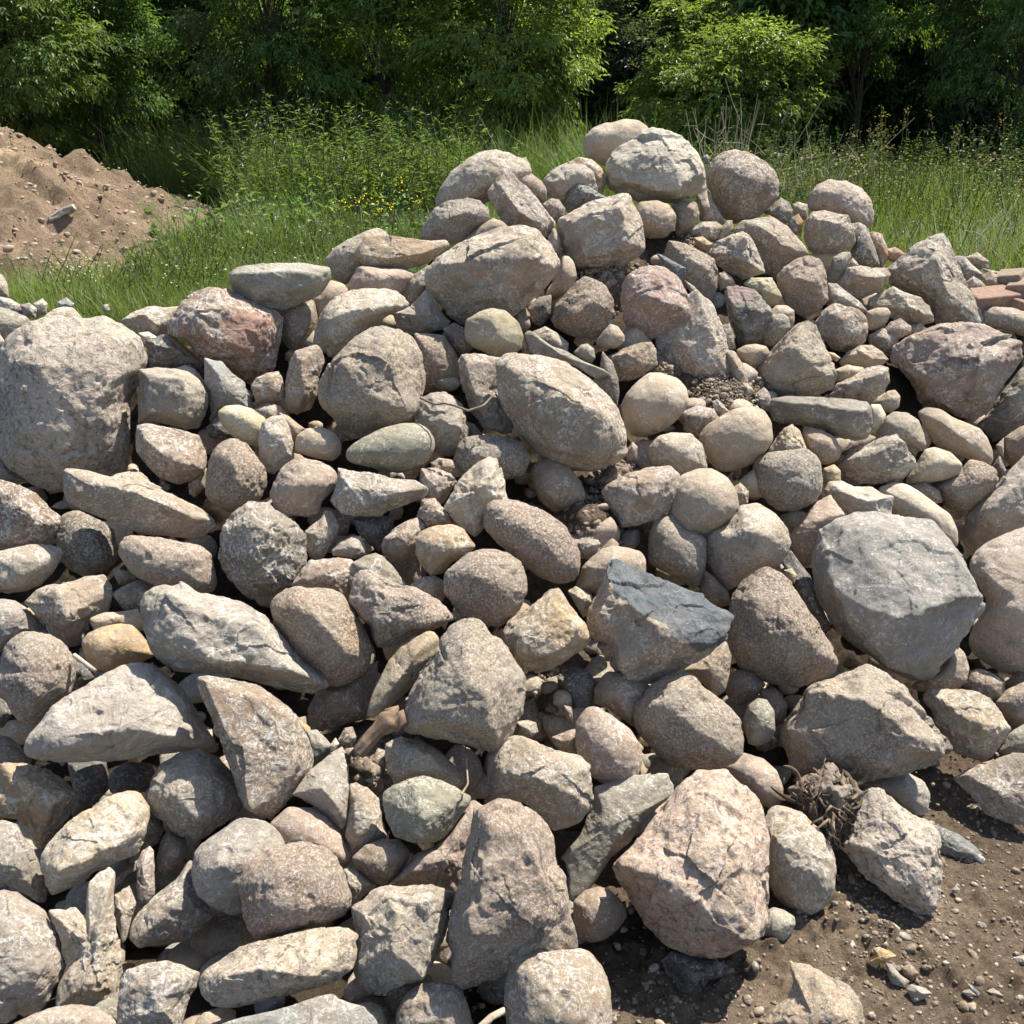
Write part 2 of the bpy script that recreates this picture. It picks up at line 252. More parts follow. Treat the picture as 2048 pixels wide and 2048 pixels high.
# tile/style+thickness/material/colour/push/outline/ridges/label
ROCKS = """
A/M/d/gold/0/-8,10 0,-4 20,-5 36,0 48,8 57,17 59,22 52,38 42,50 33,62 27,62 20,45 12,39 0,38 -8,30/45,20,.9;20,12,.9;35,40,.9/ochre yellow rock with a rough brown underside at the left edge
A/M/d/grey/3/-10,40 4,39 13,42 18,52 25,59 31,75 36,93 35,100 32,103 25,99 14,92 5,90 -10,92//greyish tan smooth-sided rock at the left edge just below the ochre rock
A/M/d/grey/5/-12,95 4,91 13,93 24,101 34,108 43,124 49,143 50,150 47,158 41,167 36,178 30,185 15,187 6,193 -12,193//large grey boulder with pale blotches filling the bottom of the left edge
A/R/d/pink/8/5,196 20,187 40,180 60,178 75,181 88,189 98,200 60,215 20,212//pinkish pale rock cut off by the bottom edge, below the broken upright rock
A/M/d/cream/4/31,66 36,57 48,43 60,34 72,27 85,18 103,17 110,24 114,30 112,42 108,55 104,65 88,72 70,80 62,88 48,94 40,96 34,88 31,76/45,77,.9;75,66,1.05;105,46,.75;60,42,.6;95,24,.5/pale yellow oblong boulder lying diagonally with a streaked shaded underside
A/M/s/brown/-6/106,26 118,34 124,46 120,56 105,65 106,45//shaded brown stone wedged behind the right end of the pale yellow boulder
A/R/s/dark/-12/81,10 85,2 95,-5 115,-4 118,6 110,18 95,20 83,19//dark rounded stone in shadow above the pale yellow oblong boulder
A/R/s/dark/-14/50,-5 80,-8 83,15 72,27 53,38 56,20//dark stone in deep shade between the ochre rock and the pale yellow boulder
A/M/d/tan/0/110,26 114,8 122,-4 135,-12 150,-15 165,-8 178,8 184,22 180,35 165,45 150,55 135,52 128,46 124,41 115,36/150,5,.9;130,20,1;150,40,.9/rounded tan rock whose right half lies in the shadow of the half-moon slab
A/R/s/brown/-6/121,55 126,47 140,53 142,62 138,72 130,78 125,83 120,78 118,68//small dark olive cobble in the gap left of the white-veined grey rock
A/A.8/d/purp/0/103,72 107,63 113,59 116,63 117,78 117,95 110,103 103,100//thin purple shard standing upright in the gap below the pale yellow boulder
A/A/d/brown/-3/86,84 98,73 106,68 103,77 95,85 86,92//thin brown splinter of rock beside the purple upright shard
A/A.6/d/cream2/3/36,107 48,106 57,105 62,111 65,110 66,85 76,78 83,75 87,80 86,92 88,115 90,128 92,140 93,155 88,175 83,183 70,181 55,179 42,181 42,168 50,150 48,140 45,128 40,118/60,125,.8;75,120,1;70,160,.9;80,90,.7/jagged broken rock with a tall upright prong and rough bark-like faces
A/A.6/d/tan/0/86,95 98,89 101,96 103,102 100,112 98,120 95,130 92,133 89,120 86,105//small jagged tan slab leaning just right of the broken upright rock
A/M/d/grey/0/98,120 103,110 115,98 135,82 143,68 148,72 152,85 157,98 160,112 145,126 140,131 125,134 105,136 98,130/125,105,1;110,125,.8/grey-brown rock tapering up to the right under the white-veined grey rock
A/R/l/grey/4/144,80 146,65 152,57 165,48 180,38 193,38 205,42 212,50 218,58 212,70 205,85 195,100 185,110 172,111 160,106 148,97/160,75,1;185,70,1/rounded grey rock with white veins and a crack behind the reddish brown cobble
B/R/g/red/9/-12,82 -7,72 7,62 23,57 39,55 52,59 60,66 66,76 70,90 73,102 69,110 52,117 32,123 12,128 -2,131 -8,119 -11,105//large reddish brown rounded cobble resting on the long white granite rock
A/R/s/brown/-10/143,130 150,120 158,112 175,110 190,112 196,128 190,140 165,150 152,152 145,142//shaded brown cobble with a sliver of sunlight above the white granite rock
A/M/c/cream2/10/149,162 153,153 165,145 180,135 193,131 215,126 240,120 255,119 265,121 271,127 271,140 267,152 255,161 240,166 215,172 195,178 175,182 160,180 151,172/170,157,.9;200,152,1.05;235,158,.9;215,133,.6/long whitish speckled granite rock lying nearly level near the bottom
A/M/d/grey/6/88,180 90,160 96,152 110,147 125,145 140,149 152,154 150,165 144,172 140,185 136,200 100,205 88,195/112,165,.9;128,160,1;120,185,1/grey-cream rock with a shaded left face at the bottom edge
A/F/l/blue2/10/155,205 165,193 180,188 200,184 220,179 240,172 250,170 262,176 275,180 283,188 288,200 270,215 180,215//flat pale blue-grey slab cut off by the bottom edge
B/R/d/cream/2/70,180 85,176 95,180 99,190 100,200 80,205 68,195//small cream rock peeking out right of the pale blue-grey slab at the bottom edge
B/R/d/tan/4/105,185 108,178 115,169 125,162 138,160 150,163 158,172 162,182 164,195 160,205 108,205//rounded tan rock in half shadow at the bottom edge below the tall block
B/A/g/pink2/10/173,28 180,24 195,25 206,29 220,40 225,50 227,70 231,75 235,85 238,110 243,125 243,138 225,150 205,155 180,160 165,166 155,167 147,158 147,140 143,130 145,115 152,90 158,60 160,50 165,32/176,45,1.0;170,90,1.0;164,110,.95;215,112,.8;205,60,.9;160,140,.8;218,85,.85;190,135,.6/tall blocky pinkish brown boulder standing upright with a stepped front ledge
B/M/s/green/6/96,18 102,13 115,8 126,5 140,9 152,14 162,21 162,28 156,35 150,45 142,53 132,57 118,57 105,52 98,38 95,25/120,12,.6;125,38,1.05;127,50,.8;145,30,.7/olive green rock with a sharp vertical edge down its face
B/M/d/cream/-2/97,-18 108,-24 125,-21 140,-12 152,0 158,12 150,16 135,12 118,10 104,12 98,0//cream rock with a ridge, directly behind the olive green rock
B/M/d/cream2/0/70,12 75,10 85,14 93,23 96,40 100,52 90,58 80,64 73,64 67,52 70,30//pale mottled cobble between the grey triangular rock and the olive green rock
B/M/s/grey/3/30,16 40,2 55,-10 66,-12 70,0 71,25 70,42 65,47 55,38 40,26 27,20/50,15,1;62,30,.8/bare grey triangular rock pointing down beside the half-moon slab
B/R/s/pink/0/10,42 24,29 42,30 54,37 65,52 73,70 66,76 55,70 30,66 14,60//smooth pinkish rock behind the reddish brown cobble
B/R/s/brown/0/72,68 82,58 95,53 108,54 116,62 115,70 105,85 95,90 84,82 75,75//brown egg-like cobble, half in shade, below the pale mottled cobble
B/M/d/cream2/-2/66,76 76,75 84,82 92,89 82,96 73,106 66,95//small cream rock squeezed right of the reddish brown cobble
B/M/g/pink/0/98,90 108,78 120,65 135,58 150,42 158,28 165,23 173,29 168,45 162,60 160,80 150,94 130,92 115,90/120,75,.9;145,68,.9;150,50,.8/pale pink elongated granite rock leaning against the left side of the tall block
B/A/d/cream2/6/71,105 78,100 85,94 95,89 115,88 132,88 143,92 150,94 147,115 138,140 127,160 110,165 95,172 88,172 76,160 73,150 75,125/141,94,.7;124,155,.75;108,110,1;100,135,1/grey-tan wedge rock narrowing downward, left of the tall block
C/R/d/tan/8/-5,160 -2,148 6,138 18,132 28,134 38,137 50,136 60,139 68,150 74,165 76,185 75,200 70,215 20,220 -2,210 -6,180//large smooth tan boulder with a dented top at the bottom edge
C/R/s/brown/-4/46,100 55,92 65,89 75,93 84,102 87,112 80,122 70,130 60,132 50,128 46,115//round brown cobble in the shadow between the tall block and the pink granite boulder
C/F/l/green2/0/62,15 75,9 90,5 105,4 118,4 119,9 122,13 122,20 105,36 90,55 75,68 64,85 55,97 48,100 43,96 42,85 39,72 36,68 45,58 50,52 55,42 60,28//long grey-green slab leaning diagonally against the pink granite boulder
C/A/c/pink3/9/77,75 80,68 92,58 105,40 118,22 130,8 140,1 152,0 162,2 172,10 185,20 190,28 193,40 196,55 194,75 195,95 194,118 190,126 175,135 160,142 148,144 135,142 120,136 108,128 100,120 92,105 85,92 78,82/84,72,.6;106,80,.95;130,95,1.05;152,112,1.0;165,122,.85;143,78,.9;168,70,.85;150,28,.65;185,124,.5;120,50,.7/largest foreground boulder, pink and white granite with a shallow groove
C/M/d/cream2/4/-18,-8 -12,-18 0,-25 8,-25 22,-18 35,-13 52,-10 60,-2 61,12 62,22 60,30 50,42 40,45 32,48 20,36 8,26 -5,24 -16,22 -19,5/12,-20,.6;20,8,1.1;48,20,.9;45,2,.9;0,5,.9/sandy faceted rock with a sunlit right face above the tall block
G/R/d/pink/4/48,175 48,160 52,152 57,147 66,147 78,155 90,165 97,175 99,185 98,193 95,200 85,208 70,206 60,200 50,190//pinkish tan egg-shaped rock above the leaning grey-green slab
D/M/g/cream3/9/-5,192 5,180 15,172 20,160 15,150 18,147 24,146 35,150 48,157 60,163 68,172 72,180 74,195 70,215 30,225 -10,210//warm cream granite rock on the dirt at the bottom edge with a notched side
D/M.7/c/white2/6/50,57 55,47 62,33 70,20 76,15 82,15 95,22 108,34 120,40 128,48 131,60 133,80 131,100 128,108 122,112 113,110 100,103 85,95 75,85 65,72 55,62/75,60,.8;100,60,.9;115,100,.7;120,60,.8/coarse white and grey crystalline rock tilted on the dirt at the right
D/R/d/cream2/2/2,30 12,28 25,32 38,45 47,57 51,70 51,90 48,100 40,108 30,112 18,108 5,98 -2,80 -5,60 -6,42//cream mottled oval rock touching the right side of the pink granite boulder
D/F/l/blue/-2/114,39 130,44 145,50 158,60 164,69 163,73 158,72 150,71 138,69 128,66 118,55//dark blue-grey slate splinter lying flat on the dirt
D/F.6/d/tan2/5/140,8 150,0 165,-5 185,-12 205,-12 215,10 210,40 193,44 180,41 165,35 155,23 145,14/150,5,.5;175,20,.8/flat pale tan slab tilting over the dirt at the right edge
D/R/s/grey/-3/60,10 75,5 95,2 105,3 118,10 123,20 121,32 115,37 105,33 90,24 74,16//smooth grey rock half in shade behind the coarse crystalline rock
D/R/s/green2/0/-12,125 -6,110 4,105 12,107 20,112 21,118 16,127 12,131 0,130//small grey-green cobble on the dirt below the cream oval rock
D/R/s/brown/-4/52,84 62,78 70,84 78,93 70,98 58,94//small dark stone tucked under the coarse crystalline rock
C/A/l/char/0/113,145 120,138 140,142 160,146 168,152 160,158 150,160 142,170 133,175 126,170 122,160 115,155//dark lump with shiny black and white lower tip beneath the pink granite boulder
D/M.7/s/gold2/2/76,147 80,142 79,136 84,135 92,138 97,142 92,145 82,149 79,150//small triangular ochre stone on the dirt
D/A/g/white/0/80,117 86,114 95,117 100,121 96,125 88,125 84,123//small white speckled flat stone on the dirt above the ochre triangle
D/A/s/grey/0/104,167 108,163 118,166 124,170 119,174 110,176//pale grey angular stone on the dirt lower right of the ochre triangle
D/R/s/brown2/0/100,150 108,148 114,155 109,161 102,156//round ochre-brown pebble on the dirt right of the dark shard
D/A/s/grey2/0/89,147 93,148 100,156 107,161 103,166 93,163 90,155//dark grey angular shard on the dirt just below the ochre triangle
D/R/s/blue2/0/78,133 82,130 88,133 88,137 80,136//small blue-grey pebble touching the top of the ochre triangle
D/A/s/grey/0/58,131 64,130 68,136 67,141 62,139//small two-toned grey stone on the dirt left of the ochre triangle
D/A/s/cream/0/71,98 76,98 78,105 77,107 72,103//small cream chip on the dirt under the coarse crystalline rock
D/A/s/grey/0/164,168 170,166 178,172 172,174//light grey wedge stone on the dirt near the bottom right corner
D/A/s/grey/0/146,169 152,166 158,172 152,174//pale flat stone on the dirt left of the light grey wedge stone
D/A.5/s/blue/1/149,161 155,165 160,170 159,173 154,169//thin blue slate chip between the two pale stones near the bottom right corner
D/A/s/grey/0/138,92 142,88 145,92 144,95 139,94//small grey angular stone on open dirt right of the crystalline rock
D/A/s/grey/0/185,143 193,141 200,145 195,150 187,148//pale grey stone at the right edge of the dirt near the bottom corner
E/M/d/brown/3/-12,-22 0,-25 12,-22 28,-14 38,-3 44,1 50,8 48,15 42,20 35,25 20,29 0,31 -12,30/20,0,.9;30,8,1/brown rounded boulder at the left edge below the huge granite boulder
E/R/g/grey2/-7/42,20 46,2 58,-2 75,5 87,14 89,28 88,38 78,46 64,50 52,44 44,34//dark grey speckled round rock in the shade of the pitted slab
E/R/d/cream2/3/-12,32 10,27 25,24 40,25 47,28 45,38 40,46 33,54 20,60 5,61 -12,58//tan cobble with a pale dusty top at the left edge
E/M/d/tan/1/18,68 28,58 38,54 55,52 65,48 78,47 84,52 86,60 83,70 81,78 68,84 62,92 60,97 52,100 42,94 35,85 25,75/45,60,.7;50,80,1/tan rock capped with loose soil, above the yellow oblong cobble
E/M/d/brown/-2/84,62 92,56 103,51 111,51 115,55 112,64 108,73 98,75 92,73 88,67//small brown rock dusted with soil left of the big grey angular slab
E/R/s/grey/-6/85,46 90,43 97,45 103,50 95,55 90,55//little grey pebble below the pinkish oblong granite rock
E/R/g/pink/3/89,25 93,19 99,17 110,18 125,20 140,23 152,25 160,31 162,40 164,50 163,60 150,62 135,60 118,56 107,52 100,48 94,40 89,32//oblong pinkish granite rock directly under the pitted slab
E/M/l/grey/1/-12,66 3,65 12,67 20,72 28,80 37,91 30,95 15,100 5,104 -12,112//greenish grey rock with white veins at the left edge behind the pink round rock
E/R/g/pink2/6/0,118 0,108 6,97 15,91 25,90 38,92 48,98 54,106 58,112 57,125 54,138 45,144 35,152 30,158 25,160 15,158 8,150 4,142 -4,138 -6,125//round pink-tinged boulder near the left edge above the long pale boulder
E/F/l/cream/-1/68,80 78,76 92,75 104,73 110,85 102,90 90,86 80,87 72,90 68,84//layered cream and slate flat stone above the yellow oblong cobble
E/R/s/gold/2/61,98 66,91 78,86 90,84 100,85 107,92 113,100 118,108 108,113 95,116 80,120 70,118 64,110//yellow oblong cobble beside the big grey angular slab
E/A.9/l/grey/10/105,72 108,62 115,56 122,54 130,56 137,52 142,55 147,59 165,63 185,69 200,78 212,90 225,105 240,118 250,127 250,131 240,136 230,137 210,134 190,128 165,122 145,122 130,120 122,115 115,108 110,96 106,85/128,62,.85;150,112,1.05;150,75,1;190,85,.85;185,106,.95;215,118,.85;118,88,.9;148,95,.9;235,126,.5/big grey angular slab with a chipped face, tapering to the right
E/M/l/grey3/6/17,178 20,170 30,160 38,148 50,138 65,130 80,122 92,115 105,113 116,115 125,122 135,130 145,142 152,155 158,165 168,178 160,183 140,182 120,184 100,187 80,189 60,190 40,190 27,188 20,184/38,158,.6;70,168,.95;100,165,1.05;130,170,.85;110,128,.6;148,163,.6;45,180,.7/long pale grey boulder with white dusting below the pink round boulder
E/F.7/d/brown2/8/148,123 160,123 180,126 195,130 210,140 225,155 233,170 237,185 235,195 228,208 218,217 210,227 205,232 195,230 185,225 180,215 176,200 170,185 163,165 155,148 149,135/154,130,.75;168,165,.8;178,195,.8;190,223,.7;215,150,.6;225,190,.6;205,215,.6/half-moon brown slab with a flat sandy face and a straight left edge
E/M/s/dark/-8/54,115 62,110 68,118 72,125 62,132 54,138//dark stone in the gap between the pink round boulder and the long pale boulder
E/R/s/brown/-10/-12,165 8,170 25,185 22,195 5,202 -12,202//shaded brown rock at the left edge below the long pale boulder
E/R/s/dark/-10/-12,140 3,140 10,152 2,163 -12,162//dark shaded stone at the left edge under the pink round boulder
F/M/d/grey2/0/-29,28 -25,10 -15,-2 -5,-8 8,-8 18,0 30,8 38,16 38,30 39,40 33,50 28,57 10,62 -2,65 -12,60 -22,48 -28,38/-10,10,.9;10,15,1;0,45,.9/large rough grey-brown boulder crusted with dirt, above the big grey angular slab
F/M/d/tan/-5/36,15 48,5 52,-1 58,0 63,10 61,20 56,28 50,36 42,36 36,27//tan stone behind the right shoulder of the dirt-crusted boulder
F/A/s/grey/-4/57,29 62,23 72,18 79,18 83,27 83,32 75,35 65,34 58,33//small pale grey blocky stone above the grey-green cracked slab
F/M/d/pink/-1/27,55 33,45 40,36 50,35 62,34 72,36 78,42 74,50 74,62 72,70 60,64 45,60 30,60//pinkish tan rock left of the grey-green cracked slab
F/F.7/l/green2/0/68,44 72,38 82,33 90,31 96,33 103,40 108,47 114,56 104,58 90,56 80,58 72,60 68,50//grey-green cracked slab half hidden behind the pink-tan wedge rock
F/M/d/brown2/-4/94,25 96,20 105,12 115,6 122,4 128,10 128,18 124,26 121,34 112,38 100,36 95,32//brown rock in half shade left of the small ochre cobble
F/M/s/dark/-10/72,5 85,2 105,3 103,14 97,25 93,30 85,24 77,16//dark stone in the shaded hollow below the grey-brown dished slab
F/R/d/gold3/3/120,20 125,14 135,10 148,9 157,12 162,20 167,26 158,33 148,38 142,46 132,48 125,42 121,33//small ochre cobble left of the pink-tan oblong boulder
F/R/g/pink2/4/141,48 145,42 155,34 168,28 180,27 190,30 200,38 205,50 205,62 200,72 192,82 182,88 170,84 155,80 148,70 142,62/165,45,1;180,55,1/round pinkish brown boulder above the large tan boulder at the centre
F/M/d/cream/-3/115,56 125,49 135,48 141,52 143,62 140,70 130,66 118,62//small cream stone behind the pink-tan wedge rock
F/M/g/pink/6/73,48 78,44 85,43 92,46 100,51 110,55 120,56 130,61 140,68 148,76 152,80 145,84 132,90 120,92 112,98 100,102 92,102 88,96 86,86 78,80 73,73 70,65 72,55/88,84,1;105,80,1;128,84,.9;95,60,.9;118,66,.9/pink-tan wedge rock pointing right, on top of the rusty ochre boulder's edge
F/R/g/rust/5/10,74 12,66 20,59 30,56 45,57 58,58 67,64 73,73 78,82 84,90 88,102 87,112 83,122 72,128 62,132 52,130 30,110 18,92/40,75,.95;60,95,1;70,110,.9/rounded rusty ochre-brown boulder with dark pitting, right of the big grey angular slab
F/M/s/olive/3/84,150 86,140 92,128 100,112 108,102 118,95 128,90 134,90 138,95 139,105 135,114 128,122 118,132 108,142 98,150 90,155 84,154/120,108,.9;105,130,.9/elongated olive-tan stone leaning against the large tan boulder
F/M/g/tan2/7/110,160 112,145 118,130 130,115 138,103 138,95 145,86 152,82 163,80 172,83 178,92 186,96 192,105 198,115 204,125 203,140 202,150 195,165 188,177 182,183 170,180 155,174 140,172 125,170 112,166/135,125,1;152,95,.7;178,163,1;125,158,.9;165,125,1.1/large tan boulder with a pointed top and a hollow near its base, at the centre
F/M/s/brown/-12/38,150 48,132 65,128 82,118 92,111 92,125 86,140 86,155 70,160 55,164 42,167//shaded purplish brown boulder in the hollow under the rusty ochre boulder
F/M/s/blue2/-4/38,165 46,164 52,170 58,177 52,186 43,195 38,185//blue-grey stone tucked behind the half-moon slab's right edge
F/R/s/white/-3/55,177 60,170 63,175 60,180 56,181//tiny white pebble in the soil right of the half-moon slab
F/A/s/green2/-3/56,182 65,177 68,182 60,188 55,190//tiny pale green chip in the soil above the bare grey triangular rock
F/M/d/brown/-4/62,172 67,163 73,162 76,170 72,178 65,178//small brown stone in the soil left of the driftwood
F/M/d/brown2/-4/86,188 92,178 98,180 98,193 92,198 86,195//small brown stone just under the lower end of the driftwood
F/R/s/dark/-8/100,148 108,138 113,140 112,150 105,154//small dark stone wedged above the driftwood
G/R/g/pink2/6/-22,12 -22,0 -18,-8 -8,-11 5,-8 18,-4 30,2 40,10 48,22 52,32 52,42 50,50 42,55 34,55 22,50 10,42 0,32 -12,24//oblong pinkish tan boulder sloping down to the right, above the centre
G/R/s/tan2/1/47,58 50,50 53,41 60,34 68,28 76,25 88,27 98,30 101,36 101,47 90,54 74,56 68,62 58,61 50,61//smooth pale oblong cobble behind the slate-topped rock
G/M/d/gold3/5/-7,92 -4,83 5,76 18,68 28,58 36,57 42,66 50,78 56,84 60,96 54,104 42,112 30,119 20,122 10,120 2,110 -4,100/50,86,.9;42,100,1;25,112,1;5,104,.9;28,72,.7;12,92,1/yellowish blocky rock with a small lichen patch beside the slate-topped rock
G/A.85/d/tan/10/56,78 60,68 65,60 70,46 74,36 80,35 92,41 110,48 128,56 145,62 152,69 164,75 168,79 165,84 163,95 152,105 142,112 130,118 118,124 110,128 100,131 92,130 78,122 68,108 60,94 57,85/72,52,.7;82,66,.95;100,80,1.1;120,92,1.1;138,104,.8;160,95,.4;85,110,.9;65,80,.8/broken rock with a flat blue slate top face and an ochre-brown side/patch=blue3:66,30 72,50 82,66 90,70 97,78 115,84 120,92 126,96 134,101 138,105 150,103 175,95 180,70 150,50 110,35 80,25
G/M/d/cream/-3/42,60 48,56 60,62 62,68 58,76 54,80 48,70//small pale shard between the yellowish blocky rock and the slate-topped rock
G/R/s/grey4/-4/103,30 103,18 106,8 112,2 122,2 130,10 140,15 147,20 147,35 145,48 142,56 138,58 128,53 118,47 108,42 103,38//dusty grey upright rock in shade right of the smooth pale oblong cobble
G/R/s/tan2/7/118,-2 121,-20 128,-28 140,-33 152,-33 163,-26 170,-15 172,-3 168,5 158,12 148,16 138,18 128,21 122,14 118,4//smooth light tan boulder sitting on top of the dusty grey upright rock
G/R/d/cream2/3/144,22 150,14 162,8 168,0 172,-6 185,-7 198,0 208,12 212,22 208,32 203,40 190,43 178,50 170,56 163,60 155,52 148,40 145,30/170,15,1;190,15,1/pale rounded boulder left of the pink wedge and the big smooth grey boulder
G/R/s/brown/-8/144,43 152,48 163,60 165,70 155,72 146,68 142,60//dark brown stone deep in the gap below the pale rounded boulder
H/M/g/moss/4/-30,75 -28,62 -20,52 -10,44 0,41 10,45 18,52 24,62 32,75 42,90 50,102 54,114 50,122 40,127 28,132 18,134 5,131 -10,125 -22,118 -28,105 -31,90//large brown boulder with blackish mottling between the slate-topped rock and the big smooth grey boulder
G/R/g/cream3/-1/128,120 140,112 150,104 162,96 166,108 164,122 161,135 155,139 150,138 146,132 138,124//ochre speckled stone under the right corner of the slate-topped rock
G/R/s/brown2/-1/62,145 62,133 68,124 73,120 85,122 98,127 106,132 100,145 94,156 91,162 82,155 72,148//brown rock with a thin white vein below the slate-topped rock
G/R/g/tan/5/91,152 92,145 98,138 105,130 115,124 128,121 138,124 146,133 155,140 165,146 173,158 175,175 173,185 168,190 160,193 150,195 130,194 118,192 108,182 98,172 92,162/115,145,1;140,165,1;130,140,.9/big tan-brown rounded boulder directly under the slate-topped rock
G/R/s/green2/-2/174,158 178,145 185,140 192,141 198,150 199,165 195,173 186,177 178,175//grey-green egg-shaped stone left of the ridged brown boulder
G/R/s/brown/-8/161,126 170,119 182,120 192,130 184,140 172,146 165,143 161,136//shaded brown stone under the blackish mottled boulder
G/R/s/brown/-10/188,135 195,130 205,138 202,147 193,144//tiny dark brown pebble above the grey-green egg-shaped stone
G/R/s/dark/-8/34,125 45,117 57,119 65,130 62,142 52,155 42,157 36,145//dark rounded stone in the soil hollow left of the white-veined brown rock
G/A/d/tan/-3/39,146 45,146 47,152 47,162 43,160 40,153//small two-toned chip standing in the soil left of the pinkish egg-shaped rock
G/A/d/tan2/-2/3,158 12,157 18,159 20,166 15,170 5,170//small squarish tan stone in the soil right of the large tan boulder's base
G/A/d/brown2/-2/30,170 42,165 50,163 51,172 50,182 40,182 33,177//small brown wedge stone left of the pinkish egg-shaped rock
G/A/l/grey/-3/50,23 58,20 65,21 67,24 64,30 56,36 51,31//small slate chip lying on soil above the smooth pale oblong cobble
C/R/s/pink/-2/150,-4 160,-10 175,-12 190,-7 200,2 205,15 204,25 198,32 188,28 175,14 160,6//smooth pinkish rock peeking over the top right of the pink granite boulder
C/R/s/grey/-8/100,6 108,-8 122,-12 132,-4 128,12 112,12//shaded grey stone above the tip of the leaning grey-green slab
H/A/s/grey5/10/33,42 33,30 38,15 42,10 50,5 65,0 80,-1 95,2 112,4 125,6 132,14 142,26 150,40 155,50 160,60 164,64 163,75 157,83 150,92 143,103 135,112 130,120 124,126 112,128 100,124 88,118 75,108 60,98 48,85 38,68 34,55/44,45,.75;58,62,.9;80,74,1.0;100,81,1.12;118,71,.98;135,66,.8;156,63,.4;100,14,.4;140,30,.4;92,112,.8;125,112,.4;60,15,.5/big smooth blue-grey boulder with a flat sunlit top and a sharp front corner
H/R/d/pink4/6/150,40 158,28 170,20 185,14 205,5 225,20 230,60 225,110 205,122 190,124 178,122 165,115 155,108 150,98 155,85 163,75 165,66 158,55/175,70,1;195,75,1/pale pink and white boulder at the right edge beside the big smooth grey boulder
H/M/s/pink/-2/15,18 26,5 35,-7 47,-13 59,2 47,12 42,22 38,32 33,40 26,41 21,34 17,26//pink wedge-shaped rock behind the left side of the big smooth grey boulder
H/M/s/dark/-8/8,36 17,28 26,40 32,48 40,68 48,88 40,92 25,66 18,50//dark slate in shade between the blackish mottled boulder and the big smooth grey boulder
H/A/s/cream/-3/12,44 18,42 22,48 20,54 14,50//tiny pale yellow stone atop the blackish mottled boulder
H/R/d/brown2/-3/105,132 122,122 132,112 142,100 149,107 152,118 150,128 145,133 130,136 115,136//rounded tan stone under the front corner of the big smooth grey boulder
H/R/s/brown/-7/147,132 152,120 160,118 170,122 179,128 177,139 168,144 158,140//shaded brown stone beneath the pale pink and white boulder
H/R/s/brown/-8/176,130 190,120 206,122 204,136 182,136//dark stone at the right edge under the pale pink and white boulder
H/R/s/tan/-2/170,144 180,134 193,128 212,130 212,152 195,160 184,164 178,154//smooth tan-grey stone at the right edge right of the crinkled cream rock
H/M/d/cream4/3/117,138 120,134 135,133 155,134 168,140 175,150 180,158 184,163 180,170 172,182 165,188 155,187 145,182 140,178 135,170 125,158 122,148 118,145/150,155,1.0;140,165,.8;165,165,.9/crinkled cream-brown rock with a wrinkled pocket in its face
H/R/s/green2/-2/173,182 182,167 193,160 212,160 212,184 190,184//greenish grey stone at the right edge above the flat pale slab
H/A/g/tan/7/9,165 12,158 22,145 27,138 33,130 45,126 58,122 66,118 75,114 85,118 95,125 103,130 110,140 120,150 125,158 132,168 138,172 139,178 136,185 125,192 105,198 80,203 50,205 30,205 18,198 15,185 9,175/30,136,.75;55,138,.95;85,151,1.05;110,165,.95;134,177,.45;40,190,.8;90,190,.8;20,165,.7/long ridged brown boulder with a pale ridge line, just above the tree root
H/R/s/brown/-8/-7,133 5,133 15,145 13,158 5,163 -5,156//shaded reddish stone left of the ridged brown boulder
H/M/s/dark/-9/-5,160 9,162 8,174 -3,182//dark slate chip below the shaded reddish stone
I/M.62/c/white3/8/0,70 5,60 14,54 25,48 35,45 45,45 55,46 65,47 78,45 86,49 98,55 106,62 111,75 112,84 107,87 104,100 99,110 99,130 98,150 97,162 85,170 70,175 50,178 45,179 30,175 20,170 5,160 -2,150 -4,120 -3,90/20,80,.8;15,130,.8;50,145,1;60,90,1;85,100,.95;80,65,.7/huge white and grey speckled granite boulder at the left edge
I/M/l/green2/-4/-8,38 0,38 12,42 20,46 26,52 18,60 8,68 3,68 -8,64//blue-green rock behind the top left of the huge granite boulder
I/R/d/white/-2/-10,54 -1,56 4,65 1,72 -10,72//white rock sliver at the left edge beside the huge granite boulder
I/R/d/cream/-10/33,46 40,40 48,38 55,39 60,44 64,50 45,54 33,50//yellow-cream rounded stone showing above the huge granite boulder
I/M/d/grey/-12/-4,30 8,32 15,36 21,42 14,46 -4,42//grey-brown stone behind the blue-green rock
I/R/d/cream2/-16/-9,10 2,14 6,22 7,32 0,34 -9,30//tan stone on the far left edge against the dirt mound
I/M/d/white/-14/25,36 32,32 36,36 35,44 28,46//small whitish stone in the weeds behind the huge granite boulder
I/M/d/grey/-12/15,37 22,35 28,40 27,47 18,46//small light grey stone left of the small whitish one in the weeds
I/A/l/blue2/-16/43,35 50,31 56,36 54,42 45,41//dark slate chip in the weeds behind the huge granite boulder
I/M/d/white/-18/78,37 82,36 83,41 80,44 77,41//tiny cream stone at the edge of the grass
I/M/d/cream2/-4/90,49 100,42 112,38 125,38 136,38 136,50 128,60 120,64 108,60 98,55/108,44,.9;118,52,.9/cream rock with a brown side facet left of the red-brown boulder
I/R/d/white/-3/104,58 112,57 120,62 114,68 108,67//pale rock sliver just above the black rusty-edged rock
I/A/l/dark/0/110,64 118,61 126,58 132,62 140,68 150,77 153,80 153,92 145,90 135,88 120,87 113,86 111,75/132,70,.9;148,82,.8;120,68,.6/black angular rock with a rusty orange top edge/patch=rustp:124,57 128,56 156,78 154,84 140,74 128,63
